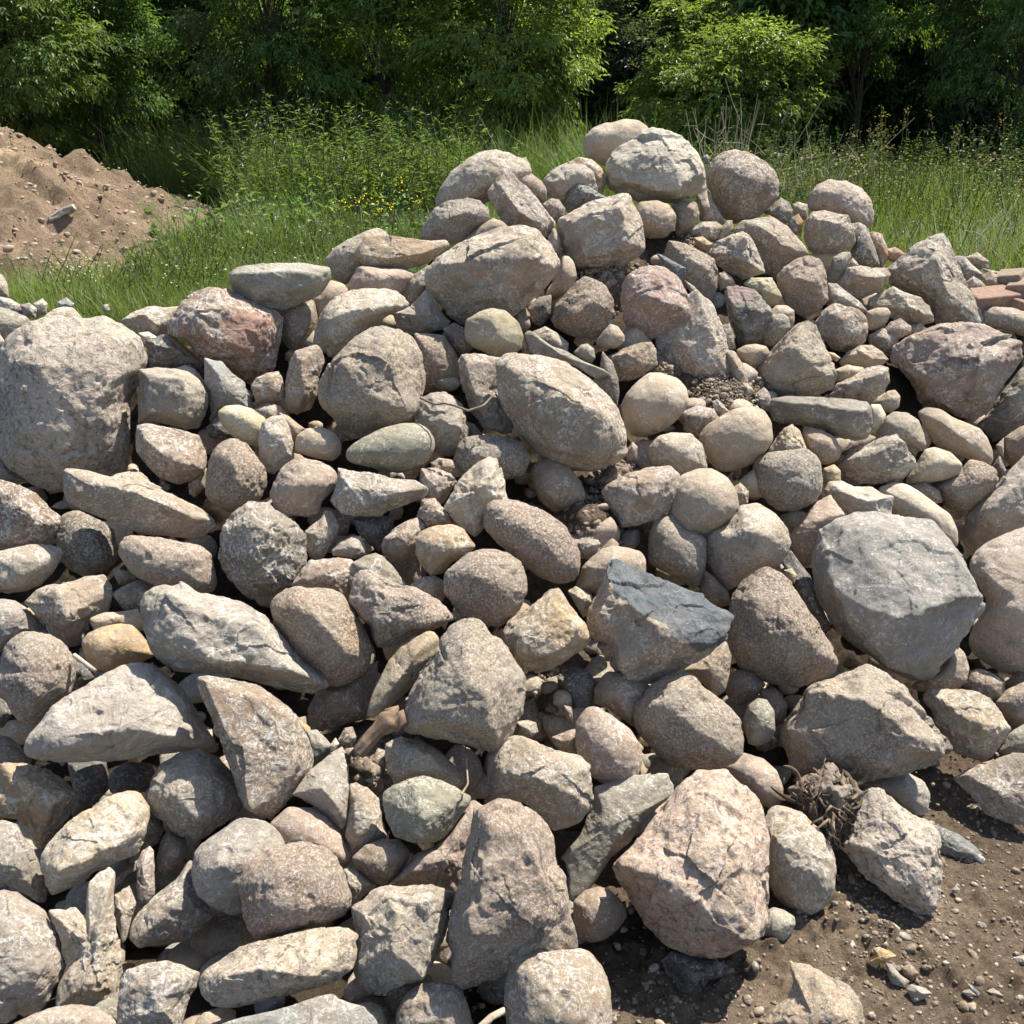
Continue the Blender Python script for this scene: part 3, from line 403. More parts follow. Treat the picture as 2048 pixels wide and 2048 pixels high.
I/M/d/red/3/126,50 130,45 137,34 147,26 158,23 172,24 187,32 200,38 210,41 214,46 214,55 210,70 208,85 200,92 190,98 185,96 172,86 162,80 152,77 145,70 138,64 127,60/150,45,.8;175,42,.8;200,48,.8;185,70,1;150,60,.9/large red-brown boulder under the flat grey slab-like rock/patch=redp:165,50 190,42 205,50 195,75 180,78 170,65
J/M.8/l/green3/12/-21,18 -20,12 -14,8 0,6 15,5 35,5 50,7 56,9 57,18 54,23 49,29 41,34 29,38 18,42 5,43 -5,41 -13,34 -18,25/-17,14,.7;0,13,.9;25,12,.9;50,14,.7;26,26,.9;0,30,.8/flat-topped grey-green rock perched on the red-brown boulder
I/M/s/olive2/5/104,85 120,84 135,85 142,87 150,93 156,102 158,110 155,120 150,130 140,131 130,128 115,125 104,127 104,105/112,90,.8;140,95,.9;140,118,.9;110,118,.9/square olive-grey rock with rounded corners leaning on the huge granite boulder
I/R/s/pink/-2/129,86 140,82 147,85 155,95 160,106 152,106 142,96//smooth pink stone peeking from behind the square olive-grey rock
I/A/l/blue2/0/154,77 160,78 168,80 175,88 185,95 186,100 192,112 195,122 185,122 178,118 170,118 163,121 160,123 158,112 158,105 154,95/165,90,.9;178,105,.9;165,110,.9/shiny pale blue-grey angular rock below the red-brown boulder
I/R/s/olive3/3/164,118 170,113 180,112 190,115 200,122 205,135 204,143 198,145 185,142 175,136 167,127//smooth yellow-green cobble touching the white stone
I/M/d/pink2/5/102,135 104,128 112,126 125,129 140,132 150,135 155,145 156,155 154,165 145,170 135,173 128,171 118,165 108,155 103,148/112,140,.9;130,155,1;148,158,.9/rounded purplish pink rock under the square olive-grey rock
I/R/g/brown2/3/155,170 157,155 160,147 168,140 178,137 185,140 193,150 200,160 202,172 198,182 190,188 180,192 172,193 160,188 154,180/175,155,1;180,175,.9/rounded brown rock with a pitted top, right of the purplish pink rock
I/A/d/gold3/-4/142,172 150,163 156,160 155,175 147,182 143,180//small ochre wedge between the purplish pink rock and the pitted brown rock
I/M.8/d/tan2/8/47,170 49,162 53,160 65,161 82,166 92,163 106,163 115,170 128,178 140,184 153,190 162,198 162,205 155,212 145,214 125,212 110,211 92,204 75,198 60,192 50,186 47,178/60,178,.8;85,173,1;110,181,1.1;130,191,1;150,200,.6;62,164,.5/long tan slab with small pits lying below the huge granite boulder
I/M/s/grey2/-8/-10,152 0,153 10,160 22,170 5,172 -10,170//dark grey rock at the left edge under the huge granite boulder
I/A/s/dark/-6/155,130 165,120 178,135 172,139 158,137//black stone in the hollow under the smooth yellow-green cobble
J/R/g/cream2/-3/52,2 58,-5 68,-12 85,-20 92,-22 100,-18 103,-8 95,0 82,10 75,16 68,22 58,17 54,8//cream speckled rock behind the left end of the ochre flat slab
J/F.7/d/gold4/5/76,-5 82,-15 100,-16 115,-14 130,-12 144,-12 146,-8 138,0 125,8 112,10 100,11 85,10 78,5 75,0/80,0,.7;100,2,.9;125,-2,.8/flat ochre-tan slab high on the left shoulder of the pile
J/R/s/pink2/-2/68,24 72,15 78,7 95,9 112,9 124,14 116,26 108,32 95,30 78,30 70,30//reddish brown rock in the shade under the flat ochre-tan slab
J/A/s/grey2/-4/108,30 113,20 120,13 130,7 138,12 132,25 122,36 114,40//dark grey slab leaning against the left side of the broad tan boulder
J/A/s/grey/-6/103,42 116,38 128,25 134,28 140,42 147,50 144,55 130,58 118,60 106,54//grey-brown slab split by a shadow, below the broad tan boulder
J/R/s/cream2/-5/38,32 50,22 57,18 66,21 71,27 62,36 52,46 44,54 40,40//pale smooth rock between the flat-topped perched rock and the leaf-shaped rock
J/R/s/brown/-8/16,42 28,35 38,31 45,34 47,48 45,64 40,74 28,76 18,62//dark rounded rock in shade under the flat-topped perched rock
J/M/d/cream2/3/43,65 46,48 52,38 60,30 70,26 82,24 95,24 106,26 112,31 116,36 115,40 105,42 95,50 85,54 78,62 72,70 65,77 55,77 50,70 45,67/60,45,.9;80,40,1;100,38,.9;60,60,.8/pale leaf-shaped rock tapering right, above the big speckled tan boulder
J/M/g/tan2/7/46,105 47,95 52,87 60,75 70,65 80,58 88,53 95,52 105,54 115,58 121,65 126,75 128,88 127,100 125,110 122,120 118,126 105,130 90,135 78,138 70,138 62,133 58,123 50,115/62,78,.75;72,90,1;90,106,1.12;108,117,1;118,123,.6;100,75,.85;60,110,.8/big speckled tan boulder with an oblique edge across its face
J/M/d/brown2/1/22,105 22,95 25,80 29,72 38,69 46,67 50,72 52,80 47,92 46,105 42,115 32,120 26,118 22,112/34,80,.9;36,105,.9/upright brown rock left of the big speckled tan boulder
J/M/d/brown2/-1/-4,98 0,92 8,88 17,87 20,92 22,105 21,109 10,111 0,111//small brown block below the red-brown boulder
J/M/d/pink/-5/-3,116 10,111 19,113 24,120 15,126 2,124//small pinkish stone below the small brown block
J/A/g/cream3/-3/17,118 25,121 32,127 38,131 34,140 27,142 22,130//small cream stone behind the white stone
J/M/d/white4/2/2,135 5,125 12,121 20,120 25,128 28,140 29,152 20,160 13,165 7,163 3,155 2,148//upright bright white stone
J/R/s/tan3/1/29,143 31,135 38,130 50,129 60,134 65,142 64,150 58,155 50,154 38,151 31,148//smooth tan egg-shaped cobble right of the white stone
J/R/s/green/5/67,150 69,145 80,137 95,130 110,126 122,126 130,130 135,138 135,146 130,155 120,161 108,164 92,162 78,158 70,156//smooth green-grey oval cobble under the big speckled tan boulder
J/A/l/grey3/-1/118,128 124,108 132,103 142,102 150,106 156,112 161,130 160,142 150,151 140,152 133,148 130,138//angular grey and white rock behind the green-grey oval cobble
J/R/s/brown/-10/118,58 130,58 142,60 149,70 154,80 155,95 147,102 130,106 122,106 122,90 122,72//dark brown rock in deep shade right of the big speckled tan boulder
J/R/s/brown/-8/141,55 150,50 160,56 164,70 156,77 147,72//dark rounded stone in shade left of the olive green egg-like rock
K/R/s/olive4/4/-36,58 -35,48 -25,42 -15,39 -5,41 5,50 9,60 7,70 -1,76 -13,76 -28,70 -35,64/-15,48,.9;-10,62,1/smooth olive-yellow rounded rock just below the broad tan boulder
J/A/d/pink2/1/152,80 155,74 165,73 178,75 190,77 188,88 186,100 190,112 196,128 190,136 172,130 162,118 158,105 154,95/160,82,.8;165,105,.9/pink-brown corner-shaped rock left of the white-scratched oval boulder
J/A/s/brown/-7/159,125 165,127 173,137 166,140 159,139//tiny dark triangular stone under the pink-brown corner-shaped rock
J/R/g/grey2/-3/149,155 151,143 158,136 170,135 185,136 200,140 208,152 203,165 180,172 160,172 152,163//dark speckled rounded rock in shade behind the cream shark-tooth stone
J/A.8/d/cream5/4/141,190 148,178 152,170 160,162 168,155 175,151 182,153 187,165 190,178 192,188 185,194 175,200 170,208 165,212 155,205 148,198/170,175,1;178,165,.8/cream triangular stone pointing upward like a shark tooth
J/M/d/brown2/-4/131,156 138,152 148,154 154,158 158,166 148,168 140,165 133,162//small brown stone above the pinkish rough stone
J/M/d/pink/-2/123,170 124,160 135,160 147,164 152,170 147,178 142,186 136,192 127,188//pinkish rough stone right of the dished slab
F/M/d/red2/-1/121,6 124,-10 135,-11 145,-2 150,8 142,13 130,14//small reddish stone between the pinkish rough stone and the small ochre cobble
J/F.7/d/grey/3/56,185 60,175 62,160 75,162 90,164 105,168 120,169 130,175 128,182 115,188 100,193 95,197 80,197 65,195 60,190/70,175,.8;90,175,.7;110,178,.9;85,190,.8/dished grey-brown slab directly under the green-grey oval cobble
J/R/d/pink5/2/10,180 13,172 18,162 25,155 32,152 45,154 55,158 61,163 62,170 58,178 50,185 47,193 42,198 30,196 22,198 15,190/30,172,1;45,172,.9/creamy pink rounded rock with a tapered base below the tan egg-shaped cobble
J/R/s/brown/-7/1,190 12,183 24,189 30,200 15,204 3,198//small brown stone in shade below the creamy pink rock
K/M/d/tan4/10/-12,95 -13,82 -8,75 0,72 12,73 25,75 38,78 50,86 62,95 72,104 80,113 85,125 88,138 87,150 80,157 68,162 55,163 42,162 30,158 18,148 5,135 -5,120 -10,108/10,110,.95;22,130,1;38,148,.9;83,143,.4;62,146,.9;40,105,1.1;0,85,.6;68,120,.9/large oval tan boulder covered in white scratch marks, in the middle of the pile
K/R/s/tan2/3/82,112 86,104 95,94 103,88 112,88 125,92 132,100 134,110 130,118 122,126 112,133 100,137 90,135 84,125//smooth egg-shaped tan boulder right of the white-scratched oval boulder
K/A/d/brown2/-2/72,76 85,69 98,65 105,64 109,70 110,82 100,90 90,94 80,95 76,85//brown brick-like block above the smooth egg-shaped tan boulder
K/F/l/grey/2/9,60 12,56 16,57 28,67 40,71 52,78 65,84 74,87 74,91 64,94 55,88 45,80 35,77 20,76 12,72//long thin slate blade lying across the top of the white-scratched oval boulder
K/F/l/grey2/-3/60,96 66,88 68,72 76,80 80,92 81,105 79,114 70,108//thin dark slate edge standing beside the white-scratched oval boulder
K/R/s/green2/0/46,73 52,67 57,66 62,70 63,77 60,81 52,78//small round pale green pebble on the slate blade
K/R/s/tan/1/63,65 68,58 74,51 80,53 85,60 85,65 78,70 70,70 65,68//small pointed tan cobble under the pink-topped boulder's left side
K/M/g/brown2/2/30,48 32,38 40,28 48,20 55,15 64,18 71,22 76,32 78,42 75,52 68,60 60,63 48,62 38,58 32,54/45,45,1;60,35,1/pink-brown rounded boulder capped with soil, left of the pink-topped boulder
K/M/d/rose/9/84,48 82,35 83,22 88,12 95,8 105,7 115,8 125,15 132,28 137,40 137,47 130,55 115,60 102,64 92,62 87,55/105,32,1;125,38,.9;95,30,.8/rose-pink topped boulder high in the middle of the pile
K/M/d/brown2/-6/14,58 25,53 34,58 43,66 42,74 30,75 20,68//small soil-covered stone behind the slate blade
K/R/s/tan2/-1/25,28 32,18 36,8 38,0 43,0 47,5 49,15 47,22 40,30 32,33 25,31//smooth greyish egg-shaped stone tucked under the right end of the broad tan boulder
K/R/s/brown/-8/0,42 10,38 14,45 9,54 2,54//small dark stone in the shade right of the olive-yellow rounded rock
K/R/s/dark/-10/11,40 20,31 30,29 30,45 21,54 13,50//dark shaded stone left of the soil-capped pink-brown boulder
K/F.55/d/pink5/0/108,66 114,46 124,32 140,25 152,36 159,52 166,78 169,98 162,114 145,110 128,100 116,88/135,70,.9;150,90,.9;148,50,.7;125,62,.6;158,80,.7/tall leaning pinkish slab half buried in soil at its foot
K/A/s/grey2/-6/108,62 118,57 126,60 124,72 126,86 118,92 110,82//dark grey rock in shade left of the tall leaning pinkish slab
K/M/g/pink/-1/160,70 168,72 175,82 180,95 182,106 170,108 164,92//narrow speckled stone right of the tall leaning pinkish slab
K/M/g/pink/1/116,15 114,0 118,-12 130,-10 145,-2 153,2 156,12 155,25 150,34 142,34 132,27 124,20//pink granite boulder behind the blue slate shard
K/A.5/l/blue3/8/109,-2 115,0 122,4 131,9 131,15 127,22 122,15 115,8//blue slate shard lying on the pink granite boulder
K/A/l/blue2/6/130,18 138,23 142,30 135,28//small blue slate chip below the blue slate shard
K/A/l/blue4/2/160,28 162,23 172,22 183,25 190,32 196,40 197,42 193,52 190,65 182,68 172,72 168,60 163,45/165,35,.9;171,40,1;194,41,.8;178,60,.9/dark blue-grey block with a reddish flat top face/patch=purp2:158,28 162,20 175,20 186,28 180,34 170,36 164,34
K/A.6/d/grey/-2/156,53 164,51 167,56 169,70 162,72 157,64//thin grey upright stone left of the dark blue-grey block
Q/A/d/cream2/3/44,97 50,88 60,83 70,80 75,83 80,92 86,105 87,112 80,114 70,117 60,112 52,107/72,84,.7;76,105,.9;60,98,.9/cream and grey angular boulder on the right shoulder of the pile
Q/M/s/olive3/0/70,120 76,115 92,115 96,122 100,130 97,135 90,138 84,134 78,127//yellow-tan knobbly stone behind the dark blue-grey block
Q/M/d/cream2/-3/52,112 56,110 62,115 64,119 58,123 53,125 51,118//small tan stone below the cream and grey angular boulder
Q/R/s/pink5/-1/89,142 95,136 103,136 109,140 109,148 107,155 100,152 90,150//small creamy pink cobble behind the speckled green egg stone
Q/R/g/green2/2/83,158 88,150 92,143 100,142 105,145 106,153 100,160 92,167 85,165//speckled grey-green egg-shaped stone right of the dark blue-grey block
Q/R/s/tan/0/65,170 72,166 80,165 88,167 91,173 84,181 75,185 68,178//small round tan cobble half in shade below the dark blue-grey block
Q/M/g/cream2/4/77,193 80,182 90,172 100,160 110,150 118,147 125,150 130,162 138,178 141,190 138,200 125,205 100,208 82,206/105,165,.9;115,175,1;100,192,.9;128,185,.8/triangular whitish-pink speckled boulder on the right of the pile
Q/M/g/pink2/4/95,115 100,108 112,100 120,98 128,101 133,110 134,122 135,132 128,140 117,146 110,142 102,135 97,125/110,115,.9;125,120,.9/domed pinkish speckled rock left of the striped grey wedge stone
Q/M/d/tan/-1/62,80 70,72 82,70 92,70 102,75 112,85 118,92 120,97 114,102 100,109 94,118 84,112 76,95 68,86/85,78,.8;100,90,.9/tan slab-sided rock beneath the cracked round brown boulder
Q/M/d/rustp/3/82,71 90,68 96,71 102,76 94,77 86,75//small orange-brown stones lump on top of the tan slab-sided rock
Q/M/d/tan3/4/115,85 117,72 122,66 132,64 142,67 150,68 153,78 156,88 153,93 142,97 130,100 120,95/125,72,.8;145,74,.8;135,90,.9/squarish light tan rock under the pinkish dome rock at the top right
Q/R/g/pink4/1/118,62 120,52 126,45 136,41 148,42 160,48 167,56 169,65 168,75 164,79 155,77 150,71 140,70 128,68//pinkish round dome rock standing out against the grass at the top right
Q/R/d/brown3/4/43,35 47,27 55,20 64,18 75,21 88,28 95,35 98,45 97,55 88,65 80,70 70,73 62,75 55,70 50,62 45,50 42,42/60,35,.9;80,40,1;65,58,.9/round brown boulder with cracks on its crown near the top of the pile
P/A/l/grey6/8/155,60 155,48 158,42 165,35 178,28 182,22 190,20 200,22 215,28 225,40 230,50 231,58 231,68 222,74 210,79 195,78 180,77 165,73 157,68/180,40,.8;190,60,1;214,62,.95;230,54,.3;203,42,.75;160,58,.8;177,62,1;205,68,1/largest boulder at the very top of the pile, pale grey with broken facets
P/R/s/tan2/0/138,35 139,28 145,21 155,17 160,17 170,14 180,15 187,20 190,27 180,38 165,48 158,52 150,48 140,42//smooth tan-grey boulder behind the left of the topmost faceted boulder
Q/R/s/tan/-2/-14,66 -8,58 5,57 15,60 20,68 19,78 12,85 0,86 -12,82 -15,74//rounded brown-grey rock under the topmost faceted boulder
Q/M/g/brown2/-4/16,60 30,56 36,59 38,68 35,75 28,82 20,86 18,74//brown granular rock in shade beneath the right of the topmost faceted boulder
Q/A/d/red2/-8/35,52 42,48 47,58 53,66 57,74 50,78 40,76 35,66//dark reddish rubble stone left of the cracked round brown boulder
Q/A/d/tan/-5/28,80 40,73 50,73 56,77 51,86 45,89 37,88//small rough tan stone above the cream and grey angular boulder
Q/A/d/cream2/-2/50,90 52,80 58,72 62,72 63,78 59,85//small knobbly pale stone beside the cream and grey angular boulder
Q/A/s/gold3/-2/33,85 40,84 47,90 44,97 38,94 34,90//small yellow stone set in soil above the pink granite boulder
Q/A/l/grey2/-3/86,66 95,58 99,55 105,58 108,65 106,73 98,75//dark grey-blue stone right of the cracked round brown boulder
Q/M/d/cream2/-5/107,60 112,58 119,60 119,72 111,72//small pale stone left of the pinkish dome rock
Q/A/l/blue2/-1/103,76 107,70 112,67 116,73 114,84 107,82//small blue and orange stone left of the squarish light tan rock/patch=rustp:110,66 117,68 117,86 111,80
Q/R/l/blue4/2/150,75 158,73 163,76 167,85 172,98 174,107 165,107 155,105 150,98 154,88//smooth blue-grey slab right of the squarish light tan rock
Q/R/d/red3/0/164,82 168,80 175,82 179,92 180,98 178,104 174,109 169,95//orange-brown stone right of the smooth blue-grey slab
Q/R/d/red3/-3/178,94 185,92 190,95 193,98 185,104 178,101//small reddish stone behind the grey wedge-shaped boulder
Q/A/l/green3/2/134,112 138,100 145,96 151,96 152,100 148,110 142,118 138,120 134,118//small grey wedge stone with a dark stripe under the squarish light tan rock
L/M/d/tan/2/50,21 60,9 70,7 80,9 90,9 93,14 90,20 80,28 70,33 60,29/70,15,.9;82,18,.9/tan notched rock right of the striped grey wedge stone
L/M/d/cream/-1/58,8 64,1 69,7 64,12//tiny cream stone above the notched tan rock
L/M/l/grey/-2/43,36 45,20 52,21 62,29 70,35 76,42 68,46 58,44 48,42//streaked grey rock behind the brown cracked round rock
L/A/d/olive/2/74,38 76,32 85,27 95,23 103,27 115,31 122,38 125,45 125,50 115,53 105,50 95,48 88,42 76,41/98,28,.8;112,42,.9;95,38,1/dark olive-brown rock with a scooped facet below the grey wedge-shaped boulder
L/A/d/olive2/4/89,10 100,0 110,-8 122,-15 132,-18 138,-10 142,0 148,15 155,28 162,42 164,51 150,52 135,52 126,52 124,42 115,32 100,26 92,22/126,2,1;138,35,1.05;152,50,.5;108,12,.8/tall grey-tan wedge-shaped boulder on the right skyline of the pile
L/R/d/brown3/3/35,50 42,40 50,35 58,37 68,40 74,45 76,55 74,65 65,70 55,73 48,70 42,62 37,57/52,45,.9;60,58,1/brown rounded rock with a small crack above the triangular whitish-pink boulder's right side
L/R/s/tan2/1/74,42 82,39 90,39 93,43 90,50 82,56 76,56 74,48//small smooth pale oval stone under the dark olive-brown rock
L/F.7/d/purp/1/83,63 88,55 92,50 100,47 108,53 108,58 98,63 88,66//mauve flaky shard left of the big mauve boulder
L/M/d/brown/-6/76,60 86,54 96,58 100,66 92,76 82,74 76,68//dark brown stone beneath the mauve flaky shard
L/M/d/cream2/-2/105,53 115,50 120,55 112,60 104,60//pale grey stone between the mauve shard and the big mauve boulder
L/M/d/cream3/0/53,80 60,72 70,67 78,67 86,72 91,78 84,84 75,88 66,86 56,84/70,72,.9;78,78,.9/tan rock with a pale yellow tip, left of the big mauve boulder
L/R/s/gold3/-2/45,72 50,73 55,77 52,80 47,78//tiny tan pebble right of the triangular whitish-pink boulder
L/R/d/cream/-2/50,86 60,82 72,84 74,90 60,96 51,96//small pale yellow stone above the tan wedge rock
L/A/d/cream2/2/46,106 52,96 65,90 75,84 84,82 91,84 92,95 88,103 80,109 65,109 50,108/60,97,.8;85,90,.9;75,100,.9/tan wedge rock with a flat bright top, above the long grey curved slab
L/A/d/mauve/8/91,75 94,68 105,60 115,56 128,51 145,49 160,50 172,55 185,60 192,65 192,78 185,88 180,95 174,103 170,112 163,120 156,125 145,122 130,115 115,112 110,100 105,92 98,85 92,80/112,92,.85;125,89,1;145,80,1.12;156,84,1.05;168,91,.8;120,60,.5;150,62,.7;175,75,.7;130,112,.7/big mauve boulder with a shaded hollow face near the right edge
L/R/s/cream2/-2/82,110 90,102 96,101 100,106 99,114 93,118 86,118//small pale round stone under the tan wedge rock
L/M.8/l/grey2/5/0,115 3,107 15,105 30,106 48,107 65,108 75,110 79,115 79,128 75,138 65,140 55,138 45,132 30,129 15,127 3,125/10,110,.8;40,113,.9;70,118,.9;60,130,.9/long curved dark grey slab with dirt on its left end
L/R/s/white/-1/77,112 85,112 89,120 88,128 82,134 76,134//smooth white cobble at the right end of the long grey curved slab
L/R/g/cream2/1/81,138 88,122 95,117 105,118 114,124 118,135 120,144 115,148 105,146 96,142 85,142//pale speckled rounded rock right of the smooth white cobble
L/R/s/brown2/-4/116,126 122,130 124,140 119,148 114,144//brown sliver of rock between the speckled rounded rock and the peanut-shaped rock
L/R/s/tan/4/112,118 120,114 130,115 140,122 150,126 160,130 166,137 170,148 170,156 166,159 155,155 140,149 125,142 118,130/125,122,.9;150,140,1/peanut-shaped tan rock under the big mauve boulder
L/M/l/grey2/2/157,127 165,120 172,108 180,98 190,85 205,75 212,110 195,125 180,135 170,141 165,135//marbled dark grey slab at the right edge beside the big mauve boulder
L/R/s/brown2/0/178,137 190,129 212,120 216,150 198,160 186,164 178,152//smooth brown rock at the right edge under the marbled dark grey slab
L/A/s/white/-3/172,143 178,137 178,152 173,148//tiny white chip near the right edge under the marbled slab
L/A/d/olive2/3/52,158 60,150 75,142 88,136 97,134 102,140 106,146 112,154 113,157 105,166 98,170 85,172 70,172 58,166/62,154,.8;86,145,1;99,138,.7;90,162,1/angular grey-tan rock with a flat sloping top, pointing left
L/A/s/grey2/-2/102,139 110,138 114,146 111,152 104,148//tiny dark grey stone on the shoulder of the flat-topped angular rock
L/R/s/brown2/0/26,133 32,129 40,131 50,136 56,146 54,153 45,158 38,157 30,147//smooth brown cobble under the long curved dark grey slab
L/R/s/brown/-6/55,150 62,140 75,134 82,137 76,145 62,152//dark stone in shade under the right half of the long curved slab
L/A/d/cream/-2/-4,153 5,138 12,130 18,127 24,132 28,142 30,150 20,153 8,156//cream triangular stone above the speckled grey ball-shaped rock
L/R/g/grey/5/-9,165 -8,155 0,148 15,146 28,145 36,150 40,158 42,170 41,178 35,188 22,193 8,192 -2,185 -8,176//ball-shaped dark grey rock left of the chipped white-grey rock
L/R/s/gold3/-1/40,166 42,160 50,157 55,162 55,170 48,174 41,173//small ochre cobble between the grey ball-shaped rock and the angular grey-tan rock
L/M/l/white2/1/42,177 46,170 55,169 65,174 78,174 88,180 95,181 94,190 93,200 70,204 58,202 48,190/55,178,.9;75,185,.9/chipped white-grey rock behind the big smooth grey boulder
L/R/s/cream2/1/82,175 95,170 105,172 115,178 128,188 138,195 144,208 143,222 135,218 130,210 118,206 100,200 92,192//large smooth cream rock behind the right of the big smooth grey boulder
L/R/s/cream2/2/103,170 113,155 118,146 125,144 138,148 147,157 145,165 134,169 118,172 108,174//smooth cream oblong rock right of the angular grey-tan rock
L/R/g/brown2/1/123,174 135,167 147,160 152,153 162,155 172,161 175,168 170,176 162,185 150,194 140,191 130,184//brown granite rock below the peanut-shaped rock
L/R/s/brown/-5/105,174 118,170 130,177 132,186 122,188 110,180//small brown stone in shade under the smooth cream oblong rock
L/M/s/grey/4/150,194 160,182 172,172 183,160 193,150 216,145 216,200 200,210 175,222 155,225 147,217 147,203/170,190,.9/large grey-brown boulder at the right edge above the pale pink and white boulder
L/R/s/dark/-5/168,160 175,150 180,162 178,168 172,166//dark gap stone at the right edge beside the brown granite rock
K/M/d/pink/4/67,178 70,173 85,165 100,160 112,158 120,158 127,165 127,172 123,185 119,192 110,198 95,203 82,205 78,198 70,185/85,172,.8;88,185,1;110,178,.9;115,168,.7/pinkish blocky rock with a flat soil-dusted top right of the bare soil patch
K/R/d/cream2/3/102,150 103,144 110,136 120,133 135,134 144,142 146,152 148,160 140,166 128,168 118,161 105,157/120,145,.9/rounded cream-tan rock between the egg-shaped tan boulder and the smooth grey-tan oval
K/R/s/tan3/5/140,137 146,128 155,122 168,115 180,113 190,116 196,125 197,140 190,150 180,158 165,163 155,162 148,155 145,147//smooth grey-tan oval boulder right of the rounded cream-tan rock
K/M/d/purp/-3/126,118 140,113 152,115 157,123 148,130 140,138 130,132//small purplish stone between the egg-shaped boulder and the smooth grey-tan oval
K/A.6/d/cream2/1/151,110 155,108 160,113 165,118 159,121 153,117//tiny flat pale chip standing in the soil above the smooth grey-tan oval
K/R/s/brown2/-5/13,165 18,155 28,152 42,158 52,170 56,180 54,187 45,191 30,193 20,184//brown rounded rock in shade under the white-scratched oval boulder
K/R/s/dark/-10/-6,140 5,136 13,150 11,162 2,168 -5,158//dark stone in deep shade left of the brown rounded rock under the oval boulder
K/R/s/purp/-3/86,147 91,140 95,144 94,153 87,155//tiny purplish pebble at the right tip of the white-scratched oval boulder
K/M/s/cream2/-4/168,172 183,160 190,165 190,182 176,182//shaded cream stone left of the grey ball-shaped rock
K/A/d/cream3/-2/163,176 172,170 179,178 178,188 170,190//small cream-orange stone behind the smooth light tan boulder's right side
K/M/d/purp/-3/181,106 190,99 201,108 198,118 187,117//small purplish brown stone left of the long curved dark grey slab
K/R/d/tan/-1/166,99 172,95 178,96 182,101 180,107 172,105//small tan pebble at the foot of the narrow speckled stone
K/R/s/dark/-8/95,190 103,186 110,190 112,205 104,210 96,204//dark shaded stone under the pinkish blocky rock
P/M/d/tan2/7/18,137 20,127 28,118 42,109 58,102 75,95 92,94 105,98 115,110 121,122 120,130 110,143 98,153 86,164 70,166 55,170 48,171 38,165 28,153 20,145/30,125,.8;60,120,1;95,120,1;115,125,.6;70,145,.9;95,105,.7/broad tan boulder with a soil streak across its top, upper middle of the pile
P/R/d/cream2/0/26,77 28,68 38,55 50,45 60,39 73,37 84,40 95,45 101,54 92,62 72,72 65,78 55,80 40,82 27,82//tall pale tan boulder on the left skyline of the summit
P/R/s/brown/2/62,60 68,52 78,46 88,47 98,54 108,62 111,68 110,77 105,78 95,73 80,64 70,67 64,68//smooth brown rock lying across the pale tan skyline boulder
P/A/d/purp3/5/66,70 72,60 80,54 85,55 95,65 105,76 112,85 118,93 116,101 110,104 100,100 88,97 78,95 72,82 67,74/78,68,.8;90,85,1;75,64,.7;105,95,.8/mauve-grey angular block leaning above the broad tan boulder
P/M/g/grey/1/14,105 17,95 25,82 35,76 50,74 60,75 67,82 69,92 64,98 52,105 45,108 38,110 25,108/35,90,.9;50,85,.9/mottled grey and yellow rock below the tall pale tan skyline boulder
P/R/s/tan/-1/48,106 60,95 70,89 78,92 84,98 70,104 58,107//smooth tan-grey sliver of rock above the left of the broad tan boulder
P/M/d/tan3/6/118,95 120,89 130,84 142,77 155,73 168,70 174,71 178,82 183,92 185,105 186,112 180,119 168,126 155,130 145,131 134,128 125,118 120,108/130,92,.8;165,80,.8;175,112,.9;140,118,.9/square tan block with small pits right of the mauve-grey angular block
P/R/d/cream3/-2/110,108 116,96 121,104 122,116 116,118//narrow cream sliver between the broad tan boulder and the square tan block
P/A/l/blue4/-1/124,78 128,67 134,63 142,65 150,70 157,74 148,80 127,86/140,70,.8/dark slate rock behind the square tan block
P/R/d/purp/-2/107,79 114,74 120,75 125,82 124,89 117,94 112,88//small purplish stone between the mauve-grey block and the square tan block
P/M/g/white4/-1/107,61 115,53 125,48 138,48 146,54 149,65 149,70 140,70 132,72 125,78 123,82 115,78 110,70//white granite rock left of the topmost faceted boulder
P/M/d/gold3/-4/125,48 135,43 145,45 153,52 156,62 152,72 146,66 138,54//orange-tinted cream rock behind the white granite rock
P/M/d/grey/-8/115,52 126,47 130,50 122,56//sliver of grey rock behind the white granite rock
P/M/d/cream2/-6/88,45 95,43 99,50 97,56 90,52//small cream stone behind the right end of the pale tan skyline boulder
P/M/d/grey/-6/34,62 38,54 46,48 52,48 44,60 37,66//small greyish rock behind the left edge of the pale tan skyline boulder
Q/R/l/blue2/-6/40,24 43,22 45,25 44,30 41,29//tiny blue-grey stone between the two highest boulders on the right
L/A/d/grey/-4/139,0 148,0 156,8 163,14 160,22 150,22 145,14//grey angular rock behind the tall grey-tan wedge-shaped boulder
L/M/d/cream2/-6/148,1 158,-3 167,4 166,10 157,10//small cream rock on the right skyline above the bricks
L/A/d/grey2/-5/161,9 175,12 177,17 168,17//thin grey stone on the right skyline left of the bricks
L/A/d/red3/0/161,15 168,11 174,15 175,24 165,27//rough broken brick chunk left of the paving bricks
L/A/d/pink5/1/149,20 155,15 160,18 166,24 160,28 153,28//pale pink angular stone left of the paving bricks
L/R/d/tan2/0/161,42 170,38 185,39 195,42 208,48 208,64 190,60 175,55 164,53//long smooth tan rock at the right edge below the paving bricks
"""
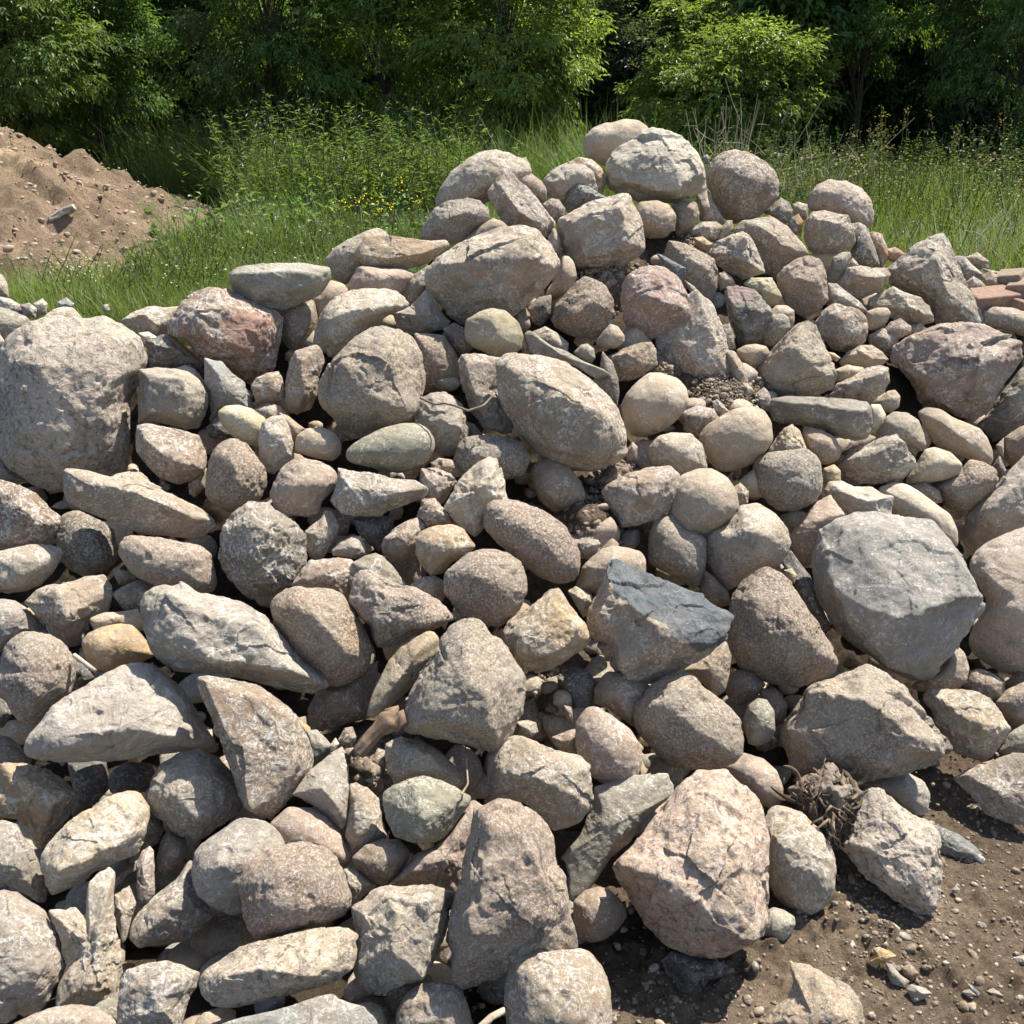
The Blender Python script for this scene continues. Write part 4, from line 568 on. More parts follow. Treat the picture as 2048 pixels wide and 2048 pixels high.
# ---------------------------------------------------------------- rocks
PAL = dict(tan=(.30,.245,.19), tan2=(.335,.28,.22), tan3=(.33,.27,.205), tan4=(.30,.245,.19), pink=(.32,.25,.21), pink2=(.285,.215,.175), pink3=(.40,.31,.25), pink4=(.48,.395,.35),
  pink5=(.36,.285,.235), red=(.26,.155,.115), red2=(.27,.19,.15), red3=(.36,.2,.12), grey=(.27,.245,.22), grey2=(.19,.175,.15), grey3=(.31,.28,.255), grey4=(.2,.185,.16),
  grey5=(.20,.20,.20), grey6=(.335,.315,.265), blue=(.13,.15,.165), blue2=(.225,.245,.25), blue3=(.085,.11,.14), blue4=(.12,.135,.14), green=(.17,.175,.135), green2=(.235,.235,.2),
  green3=(.25,.245,.215), gold=(.37,.26,.14), gold2=(.46,.29,.1), gold3=(.38,.28,.16), gold4=(.34,.25,.165), cream=(.43,.36,.26), cream2=(.37,.32,.25), cream3=(.44,.34,.24),
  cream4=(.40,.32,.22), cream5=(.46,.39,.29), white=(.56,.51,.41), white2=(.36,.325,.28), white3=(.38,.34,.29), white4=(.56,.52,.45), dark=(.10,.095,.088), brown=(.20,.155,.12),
  brown2=(.265,.2,.15), brown3=(.23,.175,.135), purp=(.26,.2,.19), purp2=(.24,.185,.18), purp3=(.29,.245,.225), mauve=(.28,.215,.2), rose=(.34,.225,.21), olive=(.27,.23,.155),
  olive2=(.25,.225,.185), olive3=(.36,.33,.22), olive4=(.31,.28,.19), moss=(.21,.155,.12), rust=(.30,.2,.125), rustp=(.38,.22,.11), redp=(.29,.18,.145), char=(.05,.048,.045))
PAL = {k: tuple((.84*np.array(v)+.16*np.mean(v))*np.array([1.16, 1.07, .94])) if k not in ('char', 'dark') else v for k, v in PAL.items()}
TILE = dict(A=(0,1536), B=(512,1536), C=(1024,1536), D=(1536,1536), E=(0,1024), F=(512,1024), G=(1024,1024), H=(1536,1024), I=(0,512), J=(512,512), K=(1024,512), L=(1536,512), P=(800,200), Q=(1300,250))
UN = 2.65
def tpx(tile, x, y): o = TILE[tile]; return o[0]+x*UN, o[1]+y*UN
def parse_pts(s, tile):
    P = [tuple(float(q) for q in p.split(',')) for p in s.replace(';', ' ').split()]
    return np.array([tpx(tile, p[0], p[1])+tuple(p[2:]) for p in P])
def in_poly(x, y, poly):
    r = np.zeros(len(x), bool); n = len(poly)
    for i in range(n):
        x1, y1 = poly[i]; x2, y2 = poly[(i+1) % n]
        c = ((y1 > y) != (y2 > y)) & (x < (x2-x1)*(y-y1)/(y2-y1+1e-12)+x1); r ^= c
    return r
def star_radius(poly, nb=360):            # distance from origin to polygon outline by azimuth
    ang = (np.arange(nb)+.5)/nb*2*math.pi-math.pi; dx, dy = np.cos(ang), np.sin(ang); R = np.zeros(nb)
    for i in range(len(poly)):
        a = poly[i]; b = poly[(i+1) % len(poly)]; e = b-a
        den = dx*e[1]-dy*e[0]; den = np.where(abs(den) < 1e-12, 1e-12, den)
        t = (a[0]*e[1]-a[1]*e[0])/den; u = (a[0]*dy-a[1]*dx)/den
        R = np.where((t > 0) & (u >= -1e-6) & (u <= 1+1e-6), np.maximum(R, t), R)
    bad = R <= 0
    if bad.any(): R[bad] = np.interp(np.where(bad)[0], np.where(~bad)[0], R[~bad], period=nb)
    return R
def smooth_circ(R, k):
    if k <= 0: return R
    w = np.exp(-.5*(np.arange(-3*k, 3*k+1)/k)**2); w /= w.sum()
    return np.convolve(np.concatenate([R[-3*k:], R, R[:3*k]]), w, 'valid')
def area_centroid(P):
    x, y = P[:, 0], P[:, 1]; x2, y2 = np.roll(x, -1), np.roll(y, -1); c = x*y2-x2*y; A = c.sum()/2
    return abs(A), np.array([((x+x2)*c).sum(), ((y+y2)*c).sum()])/(6*A)
NROCK = 0
def hull_planes(pts):
    bm = bmesh.new()
    for p in pts: bm.verts.new(p)
    bmesh.ops.convex_hull(bm, input=bm.verts[:]); bm.normal_update()
    Ns, Hs = [], []
    for f in bm.faces:
        if f.calc_area() < 1e-9: continue
        n = np.array(f.normal); h = float(np.dot(n, np.array(f.verts[0].co)))
        if h < 0: n, h = -n, -h
        if any(np.dot(n, m) > .992 for m in Ns): continue
        Ns.append(n); Hs.append(h)
    bm.free(); return np.array(Ns), np.array(Hs)
def build_rock(outline, ridges, style, thick, matk, col, push, patch=None, name='rock', seed=0, rough=1., restfrac=.45):
    """outline: source pixels; becomes a solid of its own depth standing on the pile face"""
    rg = np.random.default_rng(seed+11)
    A, cen = area_centroid(outline)
    d = ray(*cen); Rpx = math.sqrt(A/math.pi)
    h0 = restfrac*Rpx*2.3/FPX
    dep = float(pile_depth(d[None], h0)[0]); dep = dep - push/100.
    C = CP + d*dep
    w = d/np.linalg.norm(d); X = np.cross(w, CU); X /= np.linalg.norm(X); Y = np.cross(X, w); Z = -w      # local frame: Z towards the photographer
    def loc(px):       # pixels -> local plane coords
        dd = ray(px[:, 0], px[:, 1]); t = dep*np.dot(d, w)/(dd@w); p = CP+dd*t[:, None]-C
        return np.stack([p@X, p@Y], 1)
    O = loc(outline); A2, _ = area_centroid(O); Rm = math.sqrt(A2/math.pi)
    ew = np.linalg.eigvalsh(np.cov(O.T)); minor = math.sqrt(max(ew[0], 1e-9))*1.45
    D = thick*min(Rm*1.02, minor*1.25)
    rt = star_radius(O); rt = smooth_circ(rt, {'R': 4, 'M': 2, 'A': 1, 'F': 1}[style]); nb = len(rt)
    azb = lambda a: np.interp(a, (np.arange(nb)+.5)/nb*2*math.pi-math.pi, rt, period=2*math.pi)
    pts = [(p[0], p[1], rg.uniform(-.12, .12)*D) for p in O]
    if ridges is not None:
        rl = loc(ridges[:, :2])
        for p, h in zip(rl, ridges[:, 2]): pts.append((p[0], p[1], h*D))
        hm = ridges[:, 2].max()
        if hm < .9: pass
    else:
        k = {'R': 9, 'M': 6, 'A': 4, 'F': 4}[style]; a0 = rg.uniform(0, 6.28)
        for i in range(k):
            a = a0+i*2*math.pi/k+rg.uniform(-.3, .3); f = rg.uniform(.4, .68); r = float(azb((a+math.pi) % (2*math.pi)-math.pi))*f
            pts.append((r*math.cos(a), r*math.sin(a), D*rg.uniform(.72, .98)*math.sqrt(1-f*f)*1.15))
        pts.append((rg.uniform(-.15, .15)*Rm, rg.uniform(-.1, .25)*Rm, D))
    for i in range(7):
        a = i*.9+rg.uniform(-.3, .3); f = rg.uniform(.3, .65); r = float(azb((a+math.pi) % (2*math.pi)-math.pi))*f
        pts.append((r*math.cos(a), r*math.sin(a), -D*rg.uniform(.65, .95)))
    N, H = hull_planes(pts); PP = np.array(pts)
    # chipped corners: planes just inside the hull
    nch = {'R': 4, 'M': 7, 'A': 12, 'F': 8}[style]//(1 if ridges is None else 2)
    ex = rg.normal(size=(nch, 3)); 
    if nch:
        ex[:, 2] = abs(ex[:, 2])*.8; ex /= np.linalg.norm(ex, axis=1)[:, None]
        hs = (PP@ex.T).max(0)*rg.uniform(.9, .985, nch)
        N = np.vstack([N, ex]); H = np.concatenate([H, hs])
    H = np.maximum(H, .12*min(D, Rm))
    lvl = 7 if Rpx > 75 else (6 if Rpx > 34 else 5)
    U, Fc = ico(lvl)
    p = {'R': 15, 'M': 36, 'A': 80, 'F': 60}[style]; rd = {'R': .42, 'M': .08, 'A': 0., 'F': 0.}[style]
    q = np.maximum(U@N.T, 0)/H
    # small warps make the facet edges wander
    wv = 1+.05*fbm(U*3.1+seed*.7, 2, seed)[:, None]*np.cos(np.arange(len(H))*2.3)[None]
    q = q*wv; qm = q.max(1)+1e-9
    r = 1/(qm*((q/qm[:, None])**p).sum(1)**(1/p))
    if rd > 0:
        az = np.arctan2(U[:, 1], U[:, 0]); re = 1/np.sqrt((U[:, 0]**2+U[:, 1]**2)/azb(az)**2 + U[:, 2]**2/D**2)
        r = r**(1-rd)*re**rd
    P0 = U*r[:, None]
    sd = seed*3.17
    # medium relief
    am = {'R': .022, 'M': .035, 'A': .04, 'F': .03}[style]*rough
    nn = fbm(U*2.2+sd, 3, seed); nr = 1-abs(fbm(P0/Rm*3.2+sd+5, 3, seed+3))*2
    P1 = P0*(1+am*1.6*nn+am*.5*(nr-.6))[:, None]
    fa = {'R': .012, 'M': .034, 'A': .06, 'F': .03}[style]*min(rough, 1.8)
    if fa > 0:
        for K_, sc_ in ((16, 1.), (60, .4)):
            S_ = rg.normal(size=(K_, 3)); S_ /= np.linalg.norm(S_, axis=1)[:, None]; S_ *= rg.uniform(.75, 1.15, (K_, 1))*np.array([Rm, Rm, D])
            PW = P1+Rm*.05*np.stack([fbm(U*5+sd+q_, 2, seed+q_) for q_ in (1, 2, 3)], 1)
            d2 = ((PW[:, None, :]-S_[None])**2).sum(2); ix = d2.argmin(1); gsl = rg.normal(0, 1, (K_, 3)); off = rg.uniform(-1, .25, K_)
            dsp = fa*sc_*(np.einsum('ij,ij->i', P1-S_[ix], gsl[ix])*1.1+off[ix]*Rm*.35)
            P1 = P1+P1/np.linalg.norm(P1, axis=1)[:, None]*np.clip(dsp, -.09*Rm, .05*Rm)[:, None]
    # fit silhouette to the outline by azimuth
    az = np.arctan2(P1[:, 1], P1[:, 0]); rr = np.hypot(P1[:, 0], P1[:, 1]); nbb = 120
    b = ((az+math.pi)/(2*math.pi)*nbb).astype(int) % nbb; sil = np.zeros(nbb); np.maximum.at(sil, b, rr)
    okb = sil > 0; sil = np.interp(np.arange(nbb), np.where(okb)[0], sil[okb], period=nbb); sil = smooth_circ(sil, 1)
    silv = np.interp(az, (np.arange(nbb)+.5)/nbb*2*math.pi-math.pi, sil, period=2*math.pi)
    k = azb(az)/silv; k = np.clip(k, .55, 1.6)
    P1[:, 0] *= k; P1[:, 1] *= k
    # fine relief, along the radial direction, in metres
    f1 = fbm(P1*22+sd, 4, seed+9, .55); f2 = fbm(P1*70+sd, 3, seed+21, .6)
    amp = {'c': 1.0, 'd': 1., 'g': 1.1, 's': .6, 'l': .9}[matk]*rough
    rn = P1/np.linalg.norm(P1, axis=1)[:, None]
    pits = np.clip(fbm(P1*34+sd+40, 2, seed+31)-.35, 0, 1)
    P1 = P1 + rn*(amp*min(1., Rm/.08, D/.06)*(.0042*f1+.0016*f2-.012*pits*(matk != 's')))[:, None]
    # colour
    c = np.array(PAL[col] if isinstance(col, str) else col)*rg.uniform(.93, 1.07)
    colv = np.tile(c, (len(P1), 1))
    tone = 1+.14*fbm(P1*9+sd, 3, seed+55); colv = colv*tone[:, None]
    wm = np.clip(fbm(P1*6+sd+9, 2, seed+77)*1.5+.1, 0, .5)[:, None]; colv = colv*(1-wm)+np.array([.38, .325, .26])*wm*.9+colv*wm*.1 if matk in 'dg' and col not in ('char', 'white3', 'white', 'pink4') else colv
    if patch is not None:
        pc, pp = patch; pl = loc(pp); jit = .006*fbm(P1*55, 3, 5)
        m = in_poly(P1[:, 0]+jit, P1[:, 1]-jit, pl) & (P1[:, 2] > -.01); mm = m.astype(float)
        for _ in range(1):
            acc = np.zeros(len(mm)); cnt = np.zeros(len(mm))
            for e in ((0, 1), (1, 2), (2, 0)):
                np.add.at(acc, Fc[:, e[0]], mm[Fc[:, e[1]]]); np.add.at(cnt, Fc[:, e[0]], 1)
            mm = .5*mm+.5*acc/cnt
        colv = np.hstack([colv*(1-mm[:, None])+np.array(PAL[pc])*mm[:, None], 1-.8*mm[:, None]])
    Wd = P1[:, :1]*X+P1[:, 1:2]*Y+P1[:, 2:3]*Z
    o = mesh_obj(name, Wd, Fc, RM[matk], colv, loc=tuple(C))
    o['size_hint'] = 1.0; del o['size_hint']
    return o, Rm
ALL = []
for i, ln in enumerate(x for x in ROCKS.strip().split('\n')):
    f = ln.split('/'); tile, st, mk, colk, push, out, rid, label = f[:8]
    thick = float(st[1:]) if len(st) > 1 else {'R': .92, 'M': .9, 'A': .9, 'F': .5}[st[0]]
    patch = None
    if len(f) > 8 and f[8].startswith('patch='):
        pc, pp = f[8][6:].split(':'); patch = (pc, parse_pts(pp, tile))
    O = parse_pts(out, tile)
    kind = None
    for wd, kk in (('boulder', 'boulder'), ('cobble', 'cobble'), ('pebble', 'pebble'), ('slab', 'slab'), ('shard', 'shard'), ('chip', 'stone chip'), ('stone', 'stone'), ('lump', 'lump')):
        if wd in label: kind = kk; break
    kind = kind or 'rock'
    small = math.sqrt(area_centroid(O)[0]/math.pi) < 30
    ridges = parse_pts(rid, tile) if rid.strip() else None
    rough = 1.7 if 'jagged' in label or 'crinkled' in label else (1.5 if 'rough' in label or 'crystalline' in label or 'knobbly' in label else 1.)
    if small and st[0] in 'AF': rough = .35
    if 'smooth' in label: rough = .7 if st[0] == 'R' else .8
    o, Rm = build_rock(O, ridges, st[0], thick, mk, colk, float(push), patch, kind.replace(' ', '_'), i+1, rough)
    tag(o, label, kind, 'stones lying on the dirt' if 'on the dirt' in label or 'open dirt' in label or 'of the dirt' in label else 'rocks heaped in the pile')
    ALL.append(o)
# ---------------------------------------------------------------- ground and soil core of the pile
SOIL = np.array([.125, .092, .064]); SOIL_DRY = np.array([.2, .15, .105])
def nonuni(lo, hi, f0, f1, fine, coarse_n):
    a = f0-(f0-lo)*(np.linspace(1, 0, coarse_n, endpoint=False)**2.2); b = f1+(hi-f1)*(np.linspace(0, 1, coarse_n+1)[1:]**2.2)
    return np.concatenate([a, np.arange(f0, f1, fine), [f1], b])
def grid_faces(nx, ny):
    i = np.arange(nx-1)[None]+np.arange(ny-1)[:, None]*nx; i = i.ravel(); return np.stack([i, i+1, i+nx+1, i+nx], 1)
gx = nonuni(-90, 90, -.1, 2.0, .0075, 34); gy = nonuni(-12, 160, 1.15, 2.6, .0075, 40)
GX, GY = np.meshgrid(gx, gy); P = np.stack([GX.ravel(), GY.ravel(), 0*GX.ravel()], 1)
near = np.clip(1-np.maximum(np.abs(P[:, 0]-1)-1.6, np.abs(P[:, 1]-1.9)-1.3)/1.5, 0, 1)
clod = fbm(P*14, 4, 3); cl2 = np.clip(fbm(P*38+9, 3, 4)+.05, 0, 1); msk = np.clip(fbm(P*3.1+4, 2, 8)*2+.35, 0, 1)
def hgt_near(P):
    return .016*fbm(P*4, 2, 1)+.010*np.clip(fbm(P*62+3, 3, 15), -.1, 1)*np.clip(fbm(P*2.3+8, 2, 18)*2.5+.6, 0, 1)+.014*np.clip(fbm(P*14, 4, 3), -.3, 1)*np.clip(fbm(P*3.1+4, 2, 8)*2+.35, 0, 1)+.034*np.clip(fbm(P*34+9, 4, 4)+.05, 0, 1)*np.clip(fbm(P*3.1+4, 2, 8)*2+.45, 0, 1)
P[:, 2] = near*hgt_near(P)+(1-near)*.05*fbm(P*.7, 2, 6)-.0
gcol = np.tile(SOIL*1.12, (len(P), 1)); gn = np.clip(fbm(P*4, 3, 12)*1.6+.45, 0, 1)[:, None]; gcol = gcol*(1-gn)+SOIL_DRY*gn
und = np.clip(1-P[:, 0]/.15, 0, 1)*np.clip(3-P[:, 1], 0, 1); gcol = gcol*(1.12-.65*und[:, None]); far = np.clip((P[:, 1]-5.5)/2, 0, 1)[:, None]; gcol = gcol*(1-far)+np.array([.07, .075, .035])*far  # und: soil darkened beneath the pile, painted shade for the gaps; far: meadow green
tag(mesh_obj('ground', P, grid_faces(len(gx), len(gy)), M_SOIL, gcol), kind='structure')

SKY = [(-400, 655), (0, 650), (230, 655), (330, 640), (430, 625), (600, 600), (660, 540), (790, 500), (830, 440), (1000, 430), (1130, 395), (1300, 400), (1480, 450), (1560, 455), (1640, 500), (1700, 530), (1850, 590), (1932, 610), (2300, 640)]
SOILP = [(1120, 990, 85, .24), (1375, 750, 85, .18), (1150, 515, 55, .12), (1060, 1330, 65, .21), (690, 1440, 70, .18), (1165, 890, 40, .15), (700, 1480, 40, .1), (1280, 640, 30, .08), (1330, 465, 40, .08), (1240, 690, 40, .1)]
def core_pt(fx, fy):
    d = full(fx, fy); t = pile_depth(d, -5.)+.14+.12*np.clip((fy-720)/300., 0, 1)
    for (x, y, r, a) in SOILP: t = t-a*np.exp(-((fx-x)**2+(fy-y)**2)/(r*r))
    return CP+d*t[..., None]
fxs = np.arange(-420, 2330, 7.); nrow = 190
sky_y = np.interp(fxs, [a for a, b in SKY], [b for a, b in SKY])+25
FXX = np.tile(fxs, (nrow, 1)); s = np.linspace(0, 1, nrow)[:, None]; FYY = sky_y[None]*(1-s)+2260*s
C3 = core_pt(FXX, FYY)
Pc = C3.reshape(-1, 3); nz = fbm(Pc*9, 4, 21)*.03+np.clip(fbm(Pc*30, 4, 22), -.2, 1)*.028
Nn = np.array([0, -math.sin(math.atan(SLOPE)), math.cos(math.atan(SLOPE))]); Pc = Pc+Nn*nz[:, None]
C3 = Pc.reshape(C3.shape)
top = C3[0]; rows = []
for k in range(10, 0, -1):
    q = top.copy(); e = k/10; q[:, 1] += e*2.6; q[:, 2] = top[:, 2]*(1-e)-.12*e+.05*np.sin(e*9+fxs*.02); rows.append(q)
C3 = np.concatenate([np.array(rows), C3]); Pc = C3.reshape(-1, 3)
gn = np.zeros(FXX.shape)
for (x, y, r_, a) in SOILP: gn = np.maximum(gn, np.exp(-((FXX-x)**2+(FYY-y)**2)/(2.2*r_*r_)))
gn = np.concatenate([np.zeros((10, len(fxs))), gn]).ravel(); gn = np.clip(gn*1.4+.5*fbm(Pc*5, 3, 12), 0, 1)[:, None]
ccol = np.array([.062, .047, .034])*(1-gn)+SOIL_DRY*.95*gn  # darker outside the soil patches: shade of the gaps put into the colour
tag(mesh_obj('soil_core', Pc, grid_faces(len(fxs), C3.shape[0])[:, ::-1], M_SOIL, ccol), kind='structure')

# ---------------------------------------------------------------- rubble, gravel, clods
U2, F2 = ico(2); U3, F3 = ico(3); U1, F1 = ico(1)
def small_stone(rg, r, ang=.5, U=U2):
    k = rg.integers(5, 9); N = rg.normal(size=(k+4, 3)); N /= np.linalg.norm(N, axis=1)[:, None]; H = rg.uniform(.6, 1, k+4)
    q = np.maximum(U@N.T, 0)/H; rr = 1/((q**9).sum(1)**(1/9.)+1e-6); rr = np.minimum(rr, 1.35); rr = rr*ang+(1-ang)
    V = U*rr[:, None]*rg.uniform([.75, .75, .45], [1.25, 1.1, .9]); a = rg.uniform(0, 6.28); c, s_ = math.cos(a), math.sin(a)
    V = V@np.array([[c, -s_, 0], [s_, c, 0], [0, 0, 1]]); t = rg.uniform(-.5, .5); c, s_ = math.cos(t), math.sin(t)
    return V@np.array([[1, 0, 0], [0, c, -s_], [0, s_, c]])*r
rg = np.random.default_rng(5); pk = [PAL[k] for k in ('tan', 'tan2', 'grey', 'brown', 'brown2', 'cream2', 'pink', 'grey2', 'green2', 'purp', 'cream', 'gold3', 'blue2')]
ac = Acc()
for _ in range(1000):
    fx = rg.uniform(-150, 2080); sy = np.interp(fx, [a for a, b in SKY], [b for a, b in SKY])+35; fy = rg.uniform(sy, 2050)
    p = core_pt(np.array([fx]), np.array([fy]))[0]; r = rg.choice([.02, .03, .045, .06], p=[.35, .3, .22, .13])*rg.uniform(.8, 1.2)
    if p[2] < -.05: continue
    ac.add(small_stone(rg, r, rg.uniform(.3, 1), U3 if r > .04 else U2)+p+Nn*r*.25, F3 if r > .04 else F2, np.array(pk[rg.integers(len(pk))])*rg.uniform(.75, 1))
for _ in range(150):
    x, y = rg.uniform(-1.35, .15), rg.uniform(1.2, 1.75); r = rg.uniform(.03, .065); ac.add(small_stone(rg, r, rg.uniform(.3, 1), U3)+np.array([x, y, r*.45]), F3, np.array(pk[rg.integers(len(pk))])*rg.uniform(.7, 1))
V, F, Cc = ac.get(); tag(mesh_obj('rubble', V, F, RM['s'], Cc), kind='stuff')
pk = [PAL[k] for k in ('tan', 'tan2', 'grey', 'brown', 'brown2', 'cream2', 'pink', 'grey2', 'grey3', 'purp', 'brown', 'gold3')]
ac = Acc()
def gz(x, y): return hgt_near(np.array([[x, y, 0.]]))[0]
cl = rg.uniform([-.05, 1.2], [1.9, 2.6], (60, 2))
n = 0
while n < 4600:
    if rg.random() < .55: c = cl[rg.integers(len(cl))]; x, y = c+rg.normal(0, .07, 2)
    else: x, y = rg.uniform([-.1, 1.2], [2.0, 2.7])
    if SLOPE*(y-float(toe(x))) > .14: continue
    n += 1; r = .0018+.0046*rg.random()**2 if rg.random() < .92 else rg.uniform(.006, .0115)
    z = max(gz(x, y), SLOPE*(y-float(toe(x)))-.06)
    c = np.array(pk[rg.integers(len(pk))])*rg.uniform(.5, 1.) if rg.random() < .5 else SOIL*rg.uniform(1., 1.7)
    ac.add(small_stone(rg, r, rg.uniform(.8, 1), U2 if r > .007 else U1)+np.array([x, y, z+r*.15]), F2 if r > .007 else F1, c)
cc_ = rg.uniform([.2, 1.25], [1.75, 2.3], (26, 2))
for _ in range(5200):
    x, y = cc_[rg.integers(len(cc_))]+rg.normal(0, .06, 2)
    if SLOPE*(y-float(toe(x))) > .12: continue
    r = .002+.006*rg.random()**2.5; ac.add(small_stone(rg, r, 1., U1)+np.array([x, y, gz(x, y)+r*.1]), F1, SOIL*rg.uniform(.75, 1.9))
for (sx, sy, sr, a) in SOILP:
    for _ in range(1500):
        fx, fy = sx+rg.normal(0, sr*.5), sy+rg.normal(0, sr*.5); p = core_pt(np.array([fx]), np.array([fy]))[0]
        r = rg.choice([.0022, .004, .0075, .013], p=[.55, .33, .1, .02])*rg.uniform(.7, 1.3)
        c = np.array(pk[rg.integers(len(pk))])*rg.uniform(.5, .9) if rg.random() < .05 else SOIL*rg.uniform(.9, 1.8)
        ac.add(small_stone(rg, r, 1., U1 if r < .008 else U2)+p+Nn*.004, F1 if r < .008 else F2, c)
V, F, Cc = ac.get(); tag(mesh_obj('gravel', V, F, RM['s'], Cc), kind='stuff')

# ---------------------------------------------------------------- dirt mound far left
mx = np.arange(-11.5, -2.1, .045); my = np.arange(6.6, 14.5, .055); MX, MY = np.meshgrid(mx, my)
P = np.stack([MX.ravel(), MY.ravel(), 0*MX.ravel()], 1)
rr = np.hypot(P[:, 0]+6.5, (P[:, 1]-10.4)*.95); ang = np.arctan2(P[:, 1]-10.4, P[:, 0]+6.5)
e = np.clip(1-rr/4.15, -.25, 1); gul = -np.abs(fbm(np.stack([ang*6+1.2*fbm(P*.8, 2, 46), rr*.45, 0*rr], 1), 3, 41))+.15; 
P[:, 2] = 1.78*np.where(e > 0, e**1.12, e*.4)+np.clip(e*4, 0, 1)*(.26*gul+.2*fbm(P*1.7, 3, 42)+.11*fbm(P*5, 4, 43)+.09*np.clip(fbm(P*11, 4, 44), -.1, 1)*np.clip(fbm(P*1.5, 2, 49)*3+.5, 0, 1)+.10*fbm(P*7, 4, 50)-.07*np.abs(fbm(P*np.array([2.5, 2.5, 1.]), 3, 52)))-.03
tn = np.clip(fbm(P*np.array([.8, .8, 1.2]), 3, 47)*2.2+.55-.25*(P[:, 0]+6.2), 0, 1)[:, None]
mc = (np.array([.25, .18, .12])*(1-tn)+np.array([.45, .335, .21])*tn)*(1+.35*fbm(P*np.array([2.5, 2.5, 6.]), 4, 53))[:, None]
mcz = mesh_obj('dirt_mound', P, grid_faces(len(mx), len(my)), M_SOIL, mc); tag(mcz, kind='structure')
MH = lambda x, y: float(np.interp(0, [0], [0]))
Pg = P.reshape(len(my), len(mx), 3)
def mound_z(x, y):
    i = int((x-mx[0])/.045); j = int((y-my[0])/.055)
    return Pg[j, i, 2] if 0 <= i < len(mx) and 0 <= j < len(my) else -1
ac = Acc()
for _ in range(3800):
    x, y = rg.uniform(-8.5, -2.8), rg.uniform(6.9, 11.5); z = mound_z(x, y)
    if z < -.05: continue
    r = .008+.028*rg.random()**4; ac.add(small_stone(rg, r, .95)+np.array([x, y, z]), F2, np.array(pk[rg.integers(len(pk))])*rg.uniform(.7, 1.1) if rg.random() < .4 else np.array([.3, .22, .15])*rg.uniform(.7, 1.3))
V, F, Cc = ac.get(); tag(mesh_obj('scattered_stones', V, F, RM['s'], Cc), kind='stuff')
# the board lying on the mound
# ---------------------------------------------------------------- vegetation primitives
def leaves(P, D, L, W, col, rg, fold=.25, nrm=None):
    """one folded diamond per row: base P, direction D, length L, width W"""
    n = len(P); D = D/np.linalg.norm(D, axis=1)[:, None]
    r = rg.normal(size=(n, 3)) if nrm is None else nrm+rg.normal(size=(n, 3))*.45
    S = np.cross(D, r); S /= np.linalg.norm(S, axis=1)[:, None]+1e-9; Nn_ = np.cross(S, D)
    L = np.broadcast_to(L, (n,))[:, None]; W = np.broadcast_to(W, (n,))[:, None]
    mid = P+D*L*.45; V = np.stack([P, mid+S*W*.5+Nn_*W*fold, P+D*L-Nn_*L*.12, mid-S*W*.5+Nn_*W*fold], 1).reshape(-1, 3)
    F = np.arange(n)[:, None]*4; F = np.concatenate([F+[0, 1, 2], F+[0, 2, 3]]); 
    return V, F, np.repeat(col, 4, axis=0)
def blades(P, H, W, lean, col, rg, seg=3):
    n = len(P); a = rg.uniform(0, 6.28, n); dr = np.stack([np.cos(a), np.sin(a), 0*a], 1); b = a+rg.uniform(1, 2.2, n); sd = np.stack([np.cos(b), np.sin(b), 0*b], 1)
    V = []
    for k in range(seg+1):
        t = k/seg; c = P+np.array([0, 0, 1.])*(H*(t-.25*lean*t*t))[:, None]+dr*(H*lean*t*t*.7)[:, None]; w = (W*(1-t**1.5)*.5+.0004)[:, None]*sd
        V += [c-w, c+w]
    V = np.stack(V, 1).reshape(-1, 3); m = 2*(seg+1); base = np.arange(n)[:, None]*m; F = []
    for k in range(seg): F.append(base+[2*k, 2*k+1, 2*k+3]); F.append(base+[2*k, 2*k+3, 2*k+2])
    tcol = np.repeat(col[:, None, :], m, 1); f = np.repeat(np.linspace(.8, 1.15, seg+1), 2)[None, :, None]
    return V, np.concatenate(F), (tcol*f).reshape(-1, 3)
def colmix(rg, n, *cols, var=.2):
    c = np.array(cols)[rg.integers(len(cols), size=n)]; return c*rg.uniform(1-var, 1+var, (n, 1))
G1, G2, G3 = (.085, .13, .034), (.115, .16, .042), (.068, .105, .032); YG = (.165, .2, .052); STRAW = (.34, .29, .17)
def base_x(px, Y): return (px-966)/1823*(Y*math.cos(PITCH)+1.55*math.sin(PITCH))
rg = np.random.default_rng(21)
def field(n, x0, x1, y0, y1, h, w, cols, lean=.5, test=None):
    P = np.stack([rg.uniform(x0, x1, n), rg.uniform(y0, y1, n), np.zeros(n)], 1)
    nn = vnoise(P*.9+3, 5)+.5*vnoise(P*2.7, 6)
    keep = np.ones(n, bool) if test is None else test(P)
    P = P[keep]; nn = nn[keep]; H = h*np.clip(1+.45*nn+rg.normal(0, .22, len(P)), .3, 2.); P[:, 2] = -.02
    return blades(P, H, np.full(len(P), w), np.clip(rg.normal(lean, .25, len(P)), .05, 1.2), colmix(rg, len(P), *cols)*(1+.25*nn[:, None]), rg)
notmound = lambda P: np.hypot(P[:, 0]+6.5, (P[:, 1]-10.4)*.95) > 3.8
ac = Acc()
def A3(t): ac.add(t[0], t[1], t[2])
A3(field(34000, -4.6, .2, 6.6, 10.5, .3, .007, (G2, G2, YG, G1, (.13,.16,.06)), .55, notmound))     # low meadow left
A3(field(46000, -4.8, 2.0, 8.8, 14.5, .5, .009, (G1, G2, G3, G2), .6, notmound))
A3(field(42000, 1.0, 9., 6.5, 12., .5, .008, (G1, G2, YG, G2, (.16,.17,.07)), .6))
A3(field(24000, 1.5, 11., 10.5, 14.8, .6, .01, (G1, G3, G2, YG), .5))
A3(field(16000, -5.5, 2.5, 11., 15., .85, .011, (G1, G3, G2), .6, notmound))
A3(field(900, -5.8, -3.6, 6.5, 7.9, .2, .006, (G2, YG, STRAW), .5))
V, F, Cc = ac.get(); tag(mesh_obj('grass', V, F, M_GRASS, Cc, smooth=False), kind='stuff')

